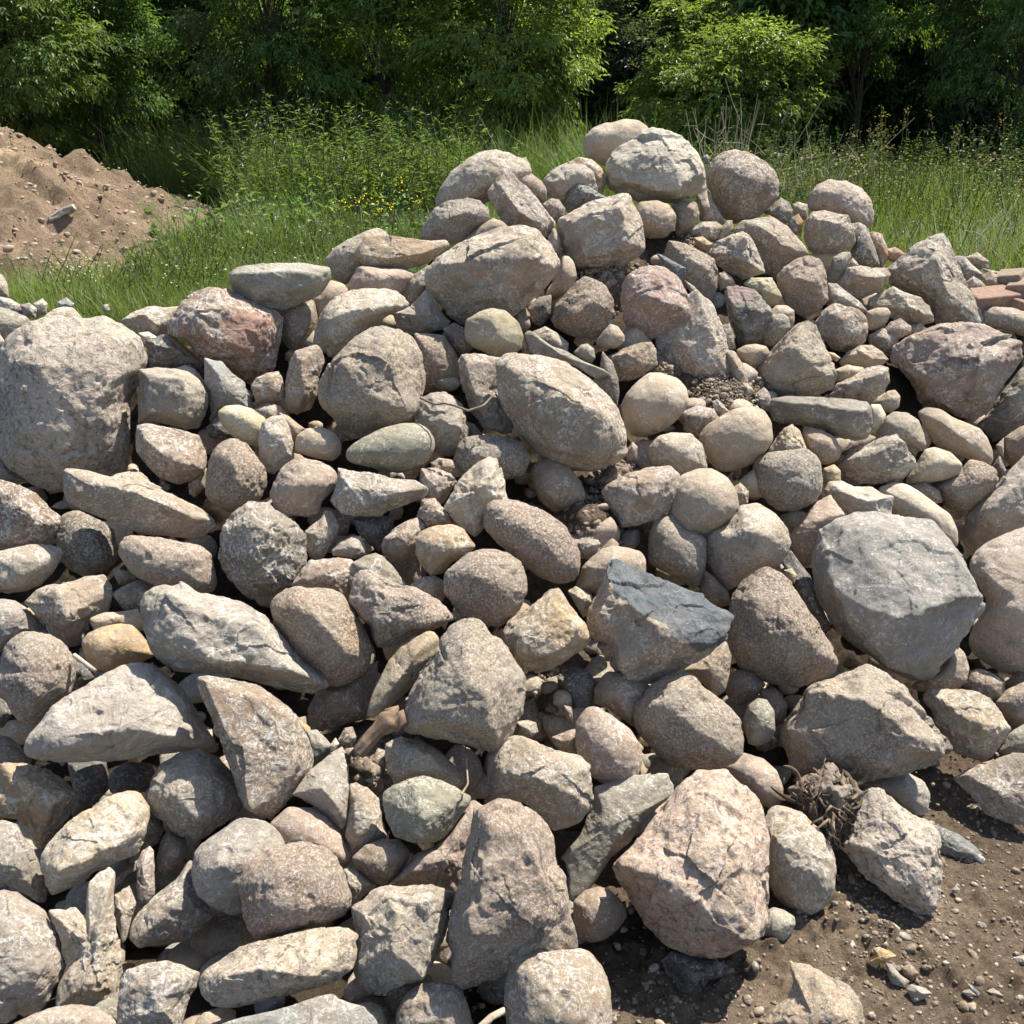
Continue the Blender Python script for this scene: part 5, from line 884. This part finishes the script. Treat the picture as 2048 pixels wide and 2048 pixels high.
def weed_mesh(rg, h, n_st, n_lf, L, W, cols, spread=.12, top=None, droop=.2):
    """leafy stalks: returns stem and leaf buffers around the origin"""
    S = Acc(); Lf = Acc()
    for s_ in range(n_st):
        b = np.array([*rg.normal(0, spread*.6, 2), 0]); tip = b+np.array([*rg.normal(0, spread*1.6, 2), h*rg.uniform(.7, 1.05)])
        t = np.linspace(0, 1, 6)[:, None]; mid = b*(1-t)+tip*t+np.array([*rg.normal(0, .03, 2), 0])*np.sin(t*3.1)
        v, f = tube(mid, np.linspace(.006, .002, 6), 4, False); S.add(v, tris(f), np.array([.11, .14, .05])*rg.uniform(.8, 1.2))
        u = rg.uniform(.08, 1, n_lf); p = np.stack([np.interp(u, t[:, 0], mid[:, k]) for k in range(3)], 1)
        a = rg.uniform(0, 6.28, n_lf); d = np.stack([np.cos(a), np.sin(a), rg.uniform(-droop, .9, n_lf)], 1); sc = (1.25-.75*u)*rg.uniform(.7, 1.2, n_lf)
        Lf.add(*leaves(p, d, L*sc, W*sc, colmix(rg, n_lf, *cols), rg, .2, np.array([0, 0, 1.])))
        if top is not None:
            m = 8; a = rg.uniform(0, 6.28, m); p = tip+rg.normal(0, .025, (m, 3))-np.array([0, 0, .06])*rg.random((m, 1)); d = np.stack([np.cos(a), np.sin(a), rg.uniform(.1, 1, m)], 1)
            Lf.add(*leaves(p, d, .02, .013, colmix(rg, m, top), rg))
    return S, Lf
def patch_weeds(name, spots, hfun, **kw):
    A = Acc()
    for (x, y, h) in spots:
        S, Lf = weed_mesh(rg, h, **kw)
        for q in (S, Lf):
            v, f, c = q.get(); A.add(v+np.array([x, y, -.02]), f, c)
    V, F, Cc = A.get(); return tag(mesh_obj(name, V, F, M_LEAF, Cc, smooth=False), kind='stuff')
def spots(n, x0, x1, y0, y1, h0, h1):
    out = []
    for _ in range(n):
        x, y = rg.uniform(x0, x1), rg.uniform(y0, y1)
        if notmound(np.array([[x, y, 0.]]))[0]: out.append((x, y, rg.uniform(h0, h1)))
    return out
LW = ((.11, .17, .05), (.13, .19, .065), (.16, .21, .075), (.09, .14, .05))
patch_weeds('weeds', spots(380, -4.3, -.4, 10.8, 14.2, .8, 1.5), None, n_st=3, n_lf=26, L=.14, W=.026, cols=LW, spread=.16)
patch_weeds('broad_leaved_weeds', spots(85, -4.1, -1.0, 9.6, 13., .35, .75)+spots(80, -3.9, -2.7, 8.9, 10.8, .35, .75), None, n_st=3, n_lf=20, L=.15, W=.11, cols=((.13, .2, .09), (.10, .165, .065), (.16, .23, .11)), spread=.16)
patch_weeds('weeds', spots(420, 2.4, 8.4, 10.3, 13.8, .6, 1.2), None, n_st=3, n_lf=30, L=.085, W=.022, cols=((.09, .125, .045), (.12, .14, .055), (.07, .11, .04), (.14, .14, .07)), spread=.15)
patch_weeds('weeds', spots(230, -1.4, 3.2, 12.2, 14.6, .6, 1.05), None, n_st=3, n_lf=26, L=.1, W=.035, cols=LW, spread=.15)
patch_weeds('weeds', spots(330, -4.2, -.7, 7.4, 10.8, .25, .6)+spots(330, 2.0, 7.8, 7.6, 10.8, .4, .95), None, n_st=3, n_lf=26, L=.06, W=.018, cols=((.13, .17, .05), (.10, .14, .05)), spread=.12)
# flowers: daisies, pink clover and knapweed, yellow heads
def flowers(name, n, x0, x1, y0, y1, h, r, cols, clump=.5):
    A = Acc(); cs = rg.uniform([x0, y0], [x1, y1], (max(3, n//28), 2))
    for i in range(n):
        x, y = cs[rg.integers(len(cs))]+rg.normal(0, .25, 2) if rg.random() < clump else rg.uniform([x0, y0], [x1, y1])
        if not notmound(np.array([[x, y, 0.]]))[0]: continue
        z = h*rg.uniform(.75, 1.35); rr_ = r*rg.uniform(.7, 1.2); m = 7; a = np.arange(m)*6.283/m+rg.random()
        d = np.stack([np.cos(a), np.sin(a), np.full(m, .15)], 1)+np.array([0, -.35, .1])*0; d[:, 2] += -d[:, 1]*.8
        P_ = np.tile([x, y, z], (m, 1)); A.add(*leaves(P_, d, rr_, rr_*.75, colmix(rg, m, *cols, var=.1), rg, .05, np.array([0, -.5, 1.])))
        v, f = tube([[x, y, 0], [x, y, z]], [.0012, .001], 3, False); A.add(v, tris(f), (.1, .14, .05))
    V, F, Cc = A.get(); tag(mesh_obj(name, V, F, M_PETAL, Cc, smooth=False), kind='stuff')
flowers('daisies', 420, -4.2, -.8, 7.2, 10.8, .3, .0095, ((.75, .75, .7), (.8, .78, .72)), .6)
flowers('clover_flowers', 190, -3.6, -1.3, 8.2, 10.6, .42, .011, ((.5, .36, .44), (.42, .3, .4)), .8)
flowers('yellow_flowers', 30, -2.6, -.9, 9., 11.5, .5, .011, ((.75, .6, .05),), .7)
flowers('knapweed_flowers', 240, 2.4, 6.6, 9.6, 12.2, .72, .014, ((.52, .36, .46), (.6, .45, .52)), .8)
flowers('white_flowers', 130, 4.5, 8.5, 9.5, 12.6, .85, .011, ((.7, .7, .62),), .6)
flowers('purple_flowers', 40, -3.2, -1., 11., 12.5, 1.0, .013, ((.3, .22, .5),), .5)
# single plants
def plant(name, x, y, h, label, cat, **kw):
    S, Lf = weed_mesh(rg, h, **kw); r = empty(name, (x, y, 0)); tag(r, label, cat)
    v, f, c = S.get(); mesh_obj('stem', v, f, M_LEAF, c*kw.get('sm', 1), r, False)
    v, f, c = Lf.get(); mesh_obj('leaves', v, f, M_LEAF, c, r, False); return r
def plant2(name, x, y, h, label, cat, **kw): return plant(name, x, y, h, label, cat, **kw)
plant2('mustard_plant', base_x(735, 8.9), 8.9, .85, 'reddish stemmed plant with yellow flower heads left of the rock summit', 'plant', n_st=9, n_lf=12, L=.05, W=.015, cols=((.3, .13, .06), (.14, .15, .05)), spread=.12, top=(.8, .62, .03))
plant2('dock_plant', base_x(183, 7.3), 7.3, .42, 'brown seeding dock plant with upright rusty spikes in front of the dirt mound', 'plant', n_st=5, n_lf=46, L=.03, W=.012, cols=((.2, .12, .06), (.24, .15, .08)), spread=.05)
plant2('weed', base_x(205, 7.4), 7.3, .4, 'slender green weed just right of the brown dock plant', 'plant', n_st=4, n_lf=22, L=.06, W=.012, cols=LW, spread=.08, top=(.7, .7, .6))
plant2('weed', base_x(100, 7.6), 7.3, .25, 'low bright green weed at the mound foot left of the brown dock plant', 'plant', n_st=6, n_lf=12, L=.1, W=.02, cols=((.13, .2, .05),), spread=.08)
for px, Y, h, lb in ((1612, 10.6, 1.35, 'tall seeding weed stalks rising above the meadow right of the cracked round boulder'), (1755, 10.8, 1.25, 'tall feathery green weed behind the pinkish dome rock, second clump from the right'), (1880, 10.4, 1.25, 'tall weed clump with dry tips at the right edge of the meadow'), (1530, 11., 1.15, 'rusty tinged weed clump against the dark trees right of the summit')):
    plant2('tall_weed', base_x(px, Y), Y, h, lb, 'weed', n_st=12, n_lf=34, L=.06, W=.018, cols=((.13, .145, .055), (.17, .16, .08), (.1, .12, .045)), spread=.2, top=(.17, .13, .07))
plant2('yellow_green_plant', base_x(1680, 6.6), 6.6, .34, 'yellow-green bushy plant growing behind the orange-brown stone on the right', 'plant', n_st=10, n_lf=30, L=.045, W=.018, cols=((.26, .28, .05), (.2, .24, .05)), spread=.12)
def dry_bush(x, y, h, label, n=46, lean=0.):
    A = Acc()
    for _ in range(n):
        a = rg.uniform(0, 6.28); b = np.array([x+.1*math.cos(a), y+.1*math.sin(a), 0]); tip = b+np.array([lean+rg.normal(0, .38), rg.normal(0, .3), h*rg.uniform(.55, 1.05)])
        t = np.linspace(0, 1, 6)[:, None]; m = b*(1-t)+tip*t+rg.normal(0, .05, 3)*np.sin(t*3.1); v, f = tube(m, np.linspace(.006, .0018, 6), 4, False); A.add(v, tris(f), np.array([.42, .38, .3])*rg.uniform(.8, 1.15))
        for _ in range(3):
            u = rg.uniform(.3, .9); q = b*(1-u)+tip*u; e = q+rg.normal(0, .12, 3)+[0, 0, .06]; v, f = tube([q, (q+e)/2+rg.normal(0, .01, 3), e], [.0025, .002, .001], 3, False); A.add(v, tris(f), np.array([.45, .4, .32]))
    V, F, c = A.get(); V = V-np.array([x, y, 0]); tag(mesh_obj('dry_bush', V, F, M_PETAL, c, loc=(x, y, 0)), label, 'dry bush')
dry_bush(base_x(1345, 10.2), 10.2, 1.45, 'bare pale dry bush behind the topmost boulder')
dry_bush(base_x(1480, 10.4), 10.4, 1.2, 'thin dry twigs standing right of the cracked round boulder, behind pink flowers', 26)
dry_bush(base_x(1690, 8.2), 8.2, .75, 'fallen grey dry stalks leaning over the grass right of the pinkish dome rock', 46, .75)
# ---------------------------------------------------------------- trees
def tree(x, y, H, rx, ry, z0, n_cl, n_lf, cols, name, label, L=.085, W=.032, clr=.42, trunk_r=.07, seed=0, droop=.55, grp='trees behind the meadow', fill=0):
    rg = np.random.default_rng(seed+100); root = empty(name, (x, y, 0)); tag(root, label, 'tree', grp)
    T = Acc(); cz = (H+z0)/2; hz = (H-z0)/2
    tr = np.array([[0, 0, -.1], [.05, .03, H*.3], [-.06, .05, H*.6], [.03, 0, H*.93]]); v, f = tube(tr, [trunk_r, trunk_r*.75, trunk_r*.45, trunk_r*.12], 8, False); T.add(v, tris(f), (.06, .05, .038))
    Lf = Acc(); cen = []
    for k in range(n_cl):
        d = rg.normal(size=3); d /= np.linalg.norm(d); rad = rg.uniform(.35, 1.)**.6*(1+.22*float(vnoise(np.array([d*2.1+seed]), 3)[0]))
        c = np.array([d[0]*rx*rad, d[1]*ry*rad, max(.25+.3*rg.random(), cz+d[2]*hz*rad)]); cen.append(c)
        if k % 2 == 0:
            zb = np.clip(c[2]*.55, .3, H*.8); b = np.array([0, 0, zb]); m = (b+c)/2+rg.normal(0, .1, 3); v, f = tube([b, m, c], [trunk_r*.3, trunk_r*.18, .006], 5, False); T.add(v, tris(f), (.065, .055, .04))
        nb = max(1, n_lf//5); th = rg.normal(size=(nb, 3)); th /= np.linalg.norm(th, axis=1)[:, None]; th[:, 2] = th[:, 2]*.55; sc = clr*rg.uniform(.6, 1.15)
        pb = c+th*sc*rg.random((nb, 1))**.45
        out = pb-np.array([0, 0, cz-.3*hz]); out /= np.linalg.norm(out, axis=1)[:, None]; dd = out*.8+rg.normal(0, .45, (nb, 3)); dd[:, 2] -= droop; dd /= np.linalg.norm(dd, axis=1)[:, None]
        tone = rg.uniform(.75, 1.2); base = np.array(cols[rg.integers(len(cols))])*tone
        side = np.cross(dd, [0, 0, 1.]); side /= np.linalg.norm(side, axis=1)[:, None]+1e-6
        for j, (u, s_) in enumerate(((.0, 1), (.0, -1), (.5, 1), (.5, -1), (1., 0))):
            p = pb+dd*(L*1.3*u); ld = dd*.75+side*s_*.8+rg.normal(0, .15, dd.shape)+np.array([0, 0, -.25]); cc = base*rg.uniform(.82, 1.2, (nb, 1))
            Lf.add(*leaves(p, ld, L*rg.uniform(.75, 1.15, nb), W*rg.uniform(.8, 1.2, nb), cc, rg, .18, np.array([0, 0, 1.])))
    v, f, c = T.get(); mesh_obj('trunk', v, f, M_BARK, c, root)
    v, f, c = Lf.get(); mesh_obj('crown', v, f, M_LEAF, c, root, False)
    return root
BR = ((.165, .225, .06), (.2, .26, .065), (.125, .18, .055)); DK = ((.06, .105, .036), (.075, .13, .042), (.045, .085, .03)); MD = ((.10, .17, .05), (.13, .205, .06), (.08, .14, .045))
# back row: tall and dark
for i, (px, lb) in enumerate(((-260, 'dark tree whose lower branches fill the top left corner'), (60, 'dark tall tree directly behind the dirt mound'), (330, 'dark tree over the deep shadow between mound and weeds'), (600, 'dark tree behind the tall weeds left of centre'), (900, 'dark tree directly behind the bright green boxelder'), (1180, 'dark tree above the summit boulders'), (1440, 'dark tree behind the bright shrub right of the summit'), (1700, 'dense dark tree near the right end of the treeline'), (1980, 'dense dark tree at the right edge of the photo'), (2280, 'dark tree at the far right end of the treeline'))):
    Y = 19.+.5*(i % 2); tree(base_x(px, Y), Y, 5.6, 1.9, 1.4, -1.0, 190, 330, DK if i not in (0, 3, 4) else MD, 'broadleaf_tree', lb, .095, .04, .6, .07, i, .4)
# bright front ones
def front(px, Y, H, rx, z0, ncl, cols, name, label, sd, **kw): tree(base_x(px, Y), Y, H*.86, rx*1.1, rx*.85, z0-.35, int(ncl*1.5), 330, cols, name, label, seed=sd, **{**dict(L=.078, W=.03, trunk_r=.045), **kw})
front(90, 14.2, 5.2, 1.35, .7, 80, (BR[0], BR[2], MD[1]), 'boxelder_tree', 'yellow-green boxelder above the dirt mound in the top left', 31)
front(-90, 13.9, 4.9, 1.1, .9, 40, MD, 'boxelder_tree', 'mid green tree at the extreme left edge above the mound', 32)
front(250, 15.6, 4.6, .9, .9, 40, (MD[0], MD[2]), 'boxelder_tree', 'dull green tree between the boxelder on the left and the deep shadow', 33)
front(560, 15.0, 5.2, 1.25, 1.1, 70, (MD[0], MD[1], (.075, .105, .045)), 'boxelder_tree', 'grey-green leafy tree above the tall weeds left of centre', 34)
front(750, 14.9, 4.9, .95, .75, 56, (BR[0], MD[1]), 'boxelder_tree', 'bright green boxelder left of the central one', 35)
front(955, 14.5, 5.1, 1.15, .75, 88, BR, 'boxelder_tree', 'largest sunlit yellow-green boxelder at the top centre', 36)
front(1150, 17.6, 3.4, .6, .4, 34, ((.10, .125, .085), (.085, .11, .07)), 'vine_covered_shrub', 'grey-green shrub in the dark gap left of the summit boulders', 37)
front(1330, 15.2, 3.0, 1.15, .5, 84, (BR[0], BR[1], BR[0]), 'boxelder_sapling', 'bushy bright green sapling behind the topmost boulder', 38)
front(1300, 16.2, 4.3, .55, 1.6, 26, BR, 'boxelder_sapling', 'narrow sunlit sapling top above the bushy bright sapling', 39)
front(1560, 16.4, 5.3, 1.1, 1.9, 50, (MD[0], DK[1], MD[1]), 'broadleaf_tree', 'dark drooping tree right of the bright sapling', 40)
front(1830, 15.4, 5.2, 1.3, 1.3, 60, (DK[1], MD[0], DK[1]), 'broadleaf_tree', 'dark green leaning tree with sparse bright leaves near the right edge', 41)
front(1440, 16.2, 4.8, .8, 2., 36, (MD[1], MD[0]), 'broadleaf_tree', 'big-leaved tree at the top edge right of the narrow sapling', 42, L=.14, W=.075)
# distant wood that closes the view
rgw = np.random.default_rng(77); n = 60000
Pw = np.stack([rgw.uniform(-22, 24, n), rgw.uniform(22, 26, n), 7*rgw.uniform(0, 1, n)**1.5], 1); Dw = rgw.normal(size=(n, 3)); Dw[:, 2] -= .4
v, f, c = leaves(Pw, Dw, .5, .34, colmix(rgw, n, *DK, var=.3), rgw, .2); tag(mesh_obj('wood', v, f, M_LEAF, c, smooth=False), kind='stuff')

# ---------------------------------------------------------------- wood, stump, bricks
def P3(tile, x, y, h=.03, push=0.):
    d = ray(*tpx(tile, x, y)); return CP+d*(float(pile_depth(d[None], h)[0])-push)
def strand(pts, r0, r1, n=6): return tube(np.array(pts), np.linspace(r0, r1, len(pts)), n)
def log_piece(name, pts, rads, col, label, cat, seed=1, extra=()):
    pts = np.array(pts); t = np.linspace(0, 1, 28); q = np.stack([np.interp(t, np.linspace(0, 1, len(pts)), pts[:, k]) for k in range(3)], 1); r = np.interp(t, np.linspace(0, 1, len(rads)), rads)
    V, F = tube(q, r, 28); A = Acc(); ax = (q[-1]-q[0])/np.linalg.norm(q[-1]-q[0]); al = (V-q[0])@ax; per = (V-q[0])-al[:, None]*ax
    S = np.concatenate([per*60, al[:, None]*6], 1)[:, :3]+al[:, None]*6; V = V+per/np.maximum(np.linalg.norm(per, axis=1), 1e-6)[:, None]*(.5*r.mean()*fbm(per*55+ax*al[:, None]*8, 3, seed))[:, None]
    c = np.array(col)*(1+.35*fbm(per*90+ax*al[:, None]*10, 3, seed+4))[:, None]; A.add(V, tris(F), c)
    for e in extra: v, f = strand(*e); A.add(v, tris(f), col)
    V, F, c = A.get(); o = q[0]; return tag(mesh_obj(name, V-o, F, M_WOOD, c, loc=tuple(o)), label, cat)
a_, b_, c_ = P3('F', 77, 182, .05, .06), P3('F', 92, 165, .05, .09), P3('F', 107, 151, .05, .10)
log_piece('driftwood', [a_, b_, c_], [.014, .017, .016, .024, .012], (.2, .135, .09), 'piece of brown driftwood wedged below the elongated olive-tan stone', 'driftwood', 3,
   [([c_, P3('F', 110, 158, .05, .09), P3('F', 105, 166, .05, .08)], .015, .006), ([c_, P3('F', 97, 150, .05, .1)], .014, .004)])
log_piece('stick', [P3('E', 56, 108, .05, .09), P3('E', 64, 114, .05, .1), P3('E', 72, 120, .05, .1)], [.004, .004], (.36, .31, .24), 'short pale stick beside the round pink-tinged boulder', 'stick', 5)
log_piece('root', [P3('J', 124, 107, .05, .16), P3('J', 135, 112, .05, .17), P3('J', 142, 111, .05, .17), P3('J', 150, 113, .05, .17), P3('J', 160, 117, .05, .17), P3('J', 172, 113, .05, .17), P3('J', 180, 104, .05, .17)], [.003, .003], (.2, .16, .11), 'thin wiry root stretched between the speckled tan boulder and the corner-shaped rock', 'root', 6)
log_piece('stick', [P3('B', 155, 20, .05, .1), P3('B', 160, 12, .05, .1), P3('B', 158, -18, .05, .02)], [.0022, .0015], (.3, .24, .16), 'thin dry stem curving right of the olive green rock', 'stick', 7)
log_piece('driftwood', [P3('B', 168, 198, .05, .08), P3('B', 178, 188, .05, .09), P3('B', 188, 183, .05, .08)], [.006, .005], (.36, .29, .22), 'bit of pale twig at the bottom edge left of the dented tan boulder', 'stick', 8)
_b = CP+ray(127, 432)*1; _d = ray(127, 432); _t = 8.5
for _t in np.arange(6.5, 12, .02):
    q = CP+_d*_t
    if mound_z(q[0], q[1]) > q[2]: break
log_piece('board', [q+[-.11, -.02, -.03], q+[.11, .0, .07]], [.035, .03], (.36, .31, .25), 'weathered scrap of board lying on the dirt mound', 'board', 9)
# stump: twisted root ball
so, sRm = build_rock(parse_pts('17,16 22,8 35,4 43,-6 50,-6 57,4 67,10 72,18 69,28 62,38 56,48 52,56 42,52 38,42 30,32 22,24', 'D'), parse_pts('45,15,1 35,20,.9 55,20,.9', 'D'), 'M', .8, 'd', (.085, .062, .045), 7., None, 'root_core', 900, 3.5)
A = Acc(); rgs = np.random.default_rng(3); C0 = np.array(so.location)
zc = -ray(*tpx('D', 45, 20)); zc /= np.linalg.norm(zc); xr = CR; yr = np.cross(zc, xr)
def ribbon(pts, w, th, tw):
    pts = np.array(pts); n_ = len(pts); V, F = tube(pts, np.full(n_, 1.), 6); V = V.reshape(-1, 3) if len(V) == n_*6 else V
    T = np.gradient(pts, axis=0); T /= np.linalg.norm(T, axis=1)[:, None]+1e-9
    out = []
    for i in range(n_):
        u = np.cross(T[i], zc); u /= np.linalg.norm(u)+1e-9; v_ = np.cross(T[i], u); a = tw*i/n_; u2 = u*math.cos(a)+v_*math.sin(a); v2 = -u*math.sin(a)+v_*math.cos(a)
        k_ = w*(math.sin(math.pi*(i+.6)/(n_+.2))**.5)
        for j in range(6): out.append(pts[i]+u2*k_*math.cos(j*1.047)+v2*th*math.sin(j*1.047))
    out = np.vstack([np.array(out), pts[0], pts[-1]]); return out, F
for k in range(120):
    x0 = rgs.uniform(-1, 1); y0 = rgs.uniform(-.9, 1); 
    if x0*x0+y0*y0 > 1.05: continue
    def sp(x, y, e=0.): return C0+xr*x*sRm+yr*y*sRm*1.05+zc*(math.sqrt(max(.02, 1-min(.98, x*x+y*y)))*sRm*.62+e)
    ln = rgs.uniform(.5, 1.2); a = rgs.normal(1.3, .9); cur = rgs.normal(0, 3.2)
    pts = []; x, y = x0, y0
    for u in range(8):
        pts.append(sp(x, y, .001+.008*math.sin(u/7*math.pi)*rgs.random())); x += math.cos(a)*ln/7; y -= math.sin(a)*ln/7; a += cur/7
    v, f = ribbon(pts, rgs.uniform(.002, .007), .0012, rgs.normal(0, 2.2)); A.add(v, tris(f), np.array([.125, .09, .062])*rgs.uniform(.45, 1.5))
low = P3('D', 48, 44, .06, .09)
for k in range(14):
    a = rgs.uniform(-.6, .6); s0 = low+xr*rgs.normal(0, .012)+yr*rgs.normal(.02, .01)+zc*.01; e0 = s0+xr*(math.sin(a)*.03+rgs.normal(0, .01))-yr*rgs.uniform(.015, .05)+zc*rgs.normal(0, .008)
    v, f = strand([s0, (s0+e0)/2+xr*rgs.normal(0, .008)+zc*.008, e0], .0035, .001, 5); A.add(v, tris(f), np.array([.16, .12, .085])*rgs.uniform(.5, 1.3))
V, F, c = A.get(); st = empty('tree_stump', tuple(C0)); tag(st, 'twisted dark tree root ball with frayed fibres wedged below the ridged brown boulder', 'tree root')
mesh_obj('root_fibres', V-C0, F, M_WOOD, c, st); so.parent = st; so.location = (0, 0, 0); so.data.materials[0] = M_WOOD
# bricks
def brick(tile, x, y, yaw, tilt, roll, size, col, label, push=0.):
    bm = bmesh.new(); bmesh.ops.create_cube(bm, size=1); bmesh.ops.scale(bm, vec=size, verts=bm.verts); bmesh.ops.bevel(bm, geom=bm.edges[:], offset=.007, segments=3, affect='EDGES', profile=.5)
    me = bpy.data.meshes.new('paving_brick'); bm.to_mesh(me); n = len(me.vertices); bm.free()
    at = me.color_attributes.new('Col', 'FLOAT_COLOR', 'POINT'); at.data.foreach_set('color', np.tile([*col, 1], n).astype(np.float32)); me.materials.append(M_BRICK)
    o = bpy.data.objects.new('paving_brick', me); SC.collection.objects.link(o); o.location = P3(tile, x, y, .1, push); o.rotation_euler = (math.radians(tilt), math.radians(roll), math.radians(yaw)); tag(o, label, 'brick', 'paving bricks at the right edge')
brick('L', 172, 32, 8, 12, -4, (.2, .1, .06), (.27, .175, .13), 'reddish paving brick lying flat, lowest of the bricks at the right')
brick('L', 183, 18, -38, 8, -10, (.09, .1, .06), (.24, .185, .14), 'brown square paver tilted at the top of the bricks')
brick('L', 193, 24, -38, 8, -10, (.09, .13, .06), (.25, .19, .14), 'brown paver at the right edge touching the tilted square paver', .02)
brick('L', 193, 39, 20, 6, 6, (.1, .1, .06), (.26, .165, .12), 'red paver corner at the right edge below the other bricks')
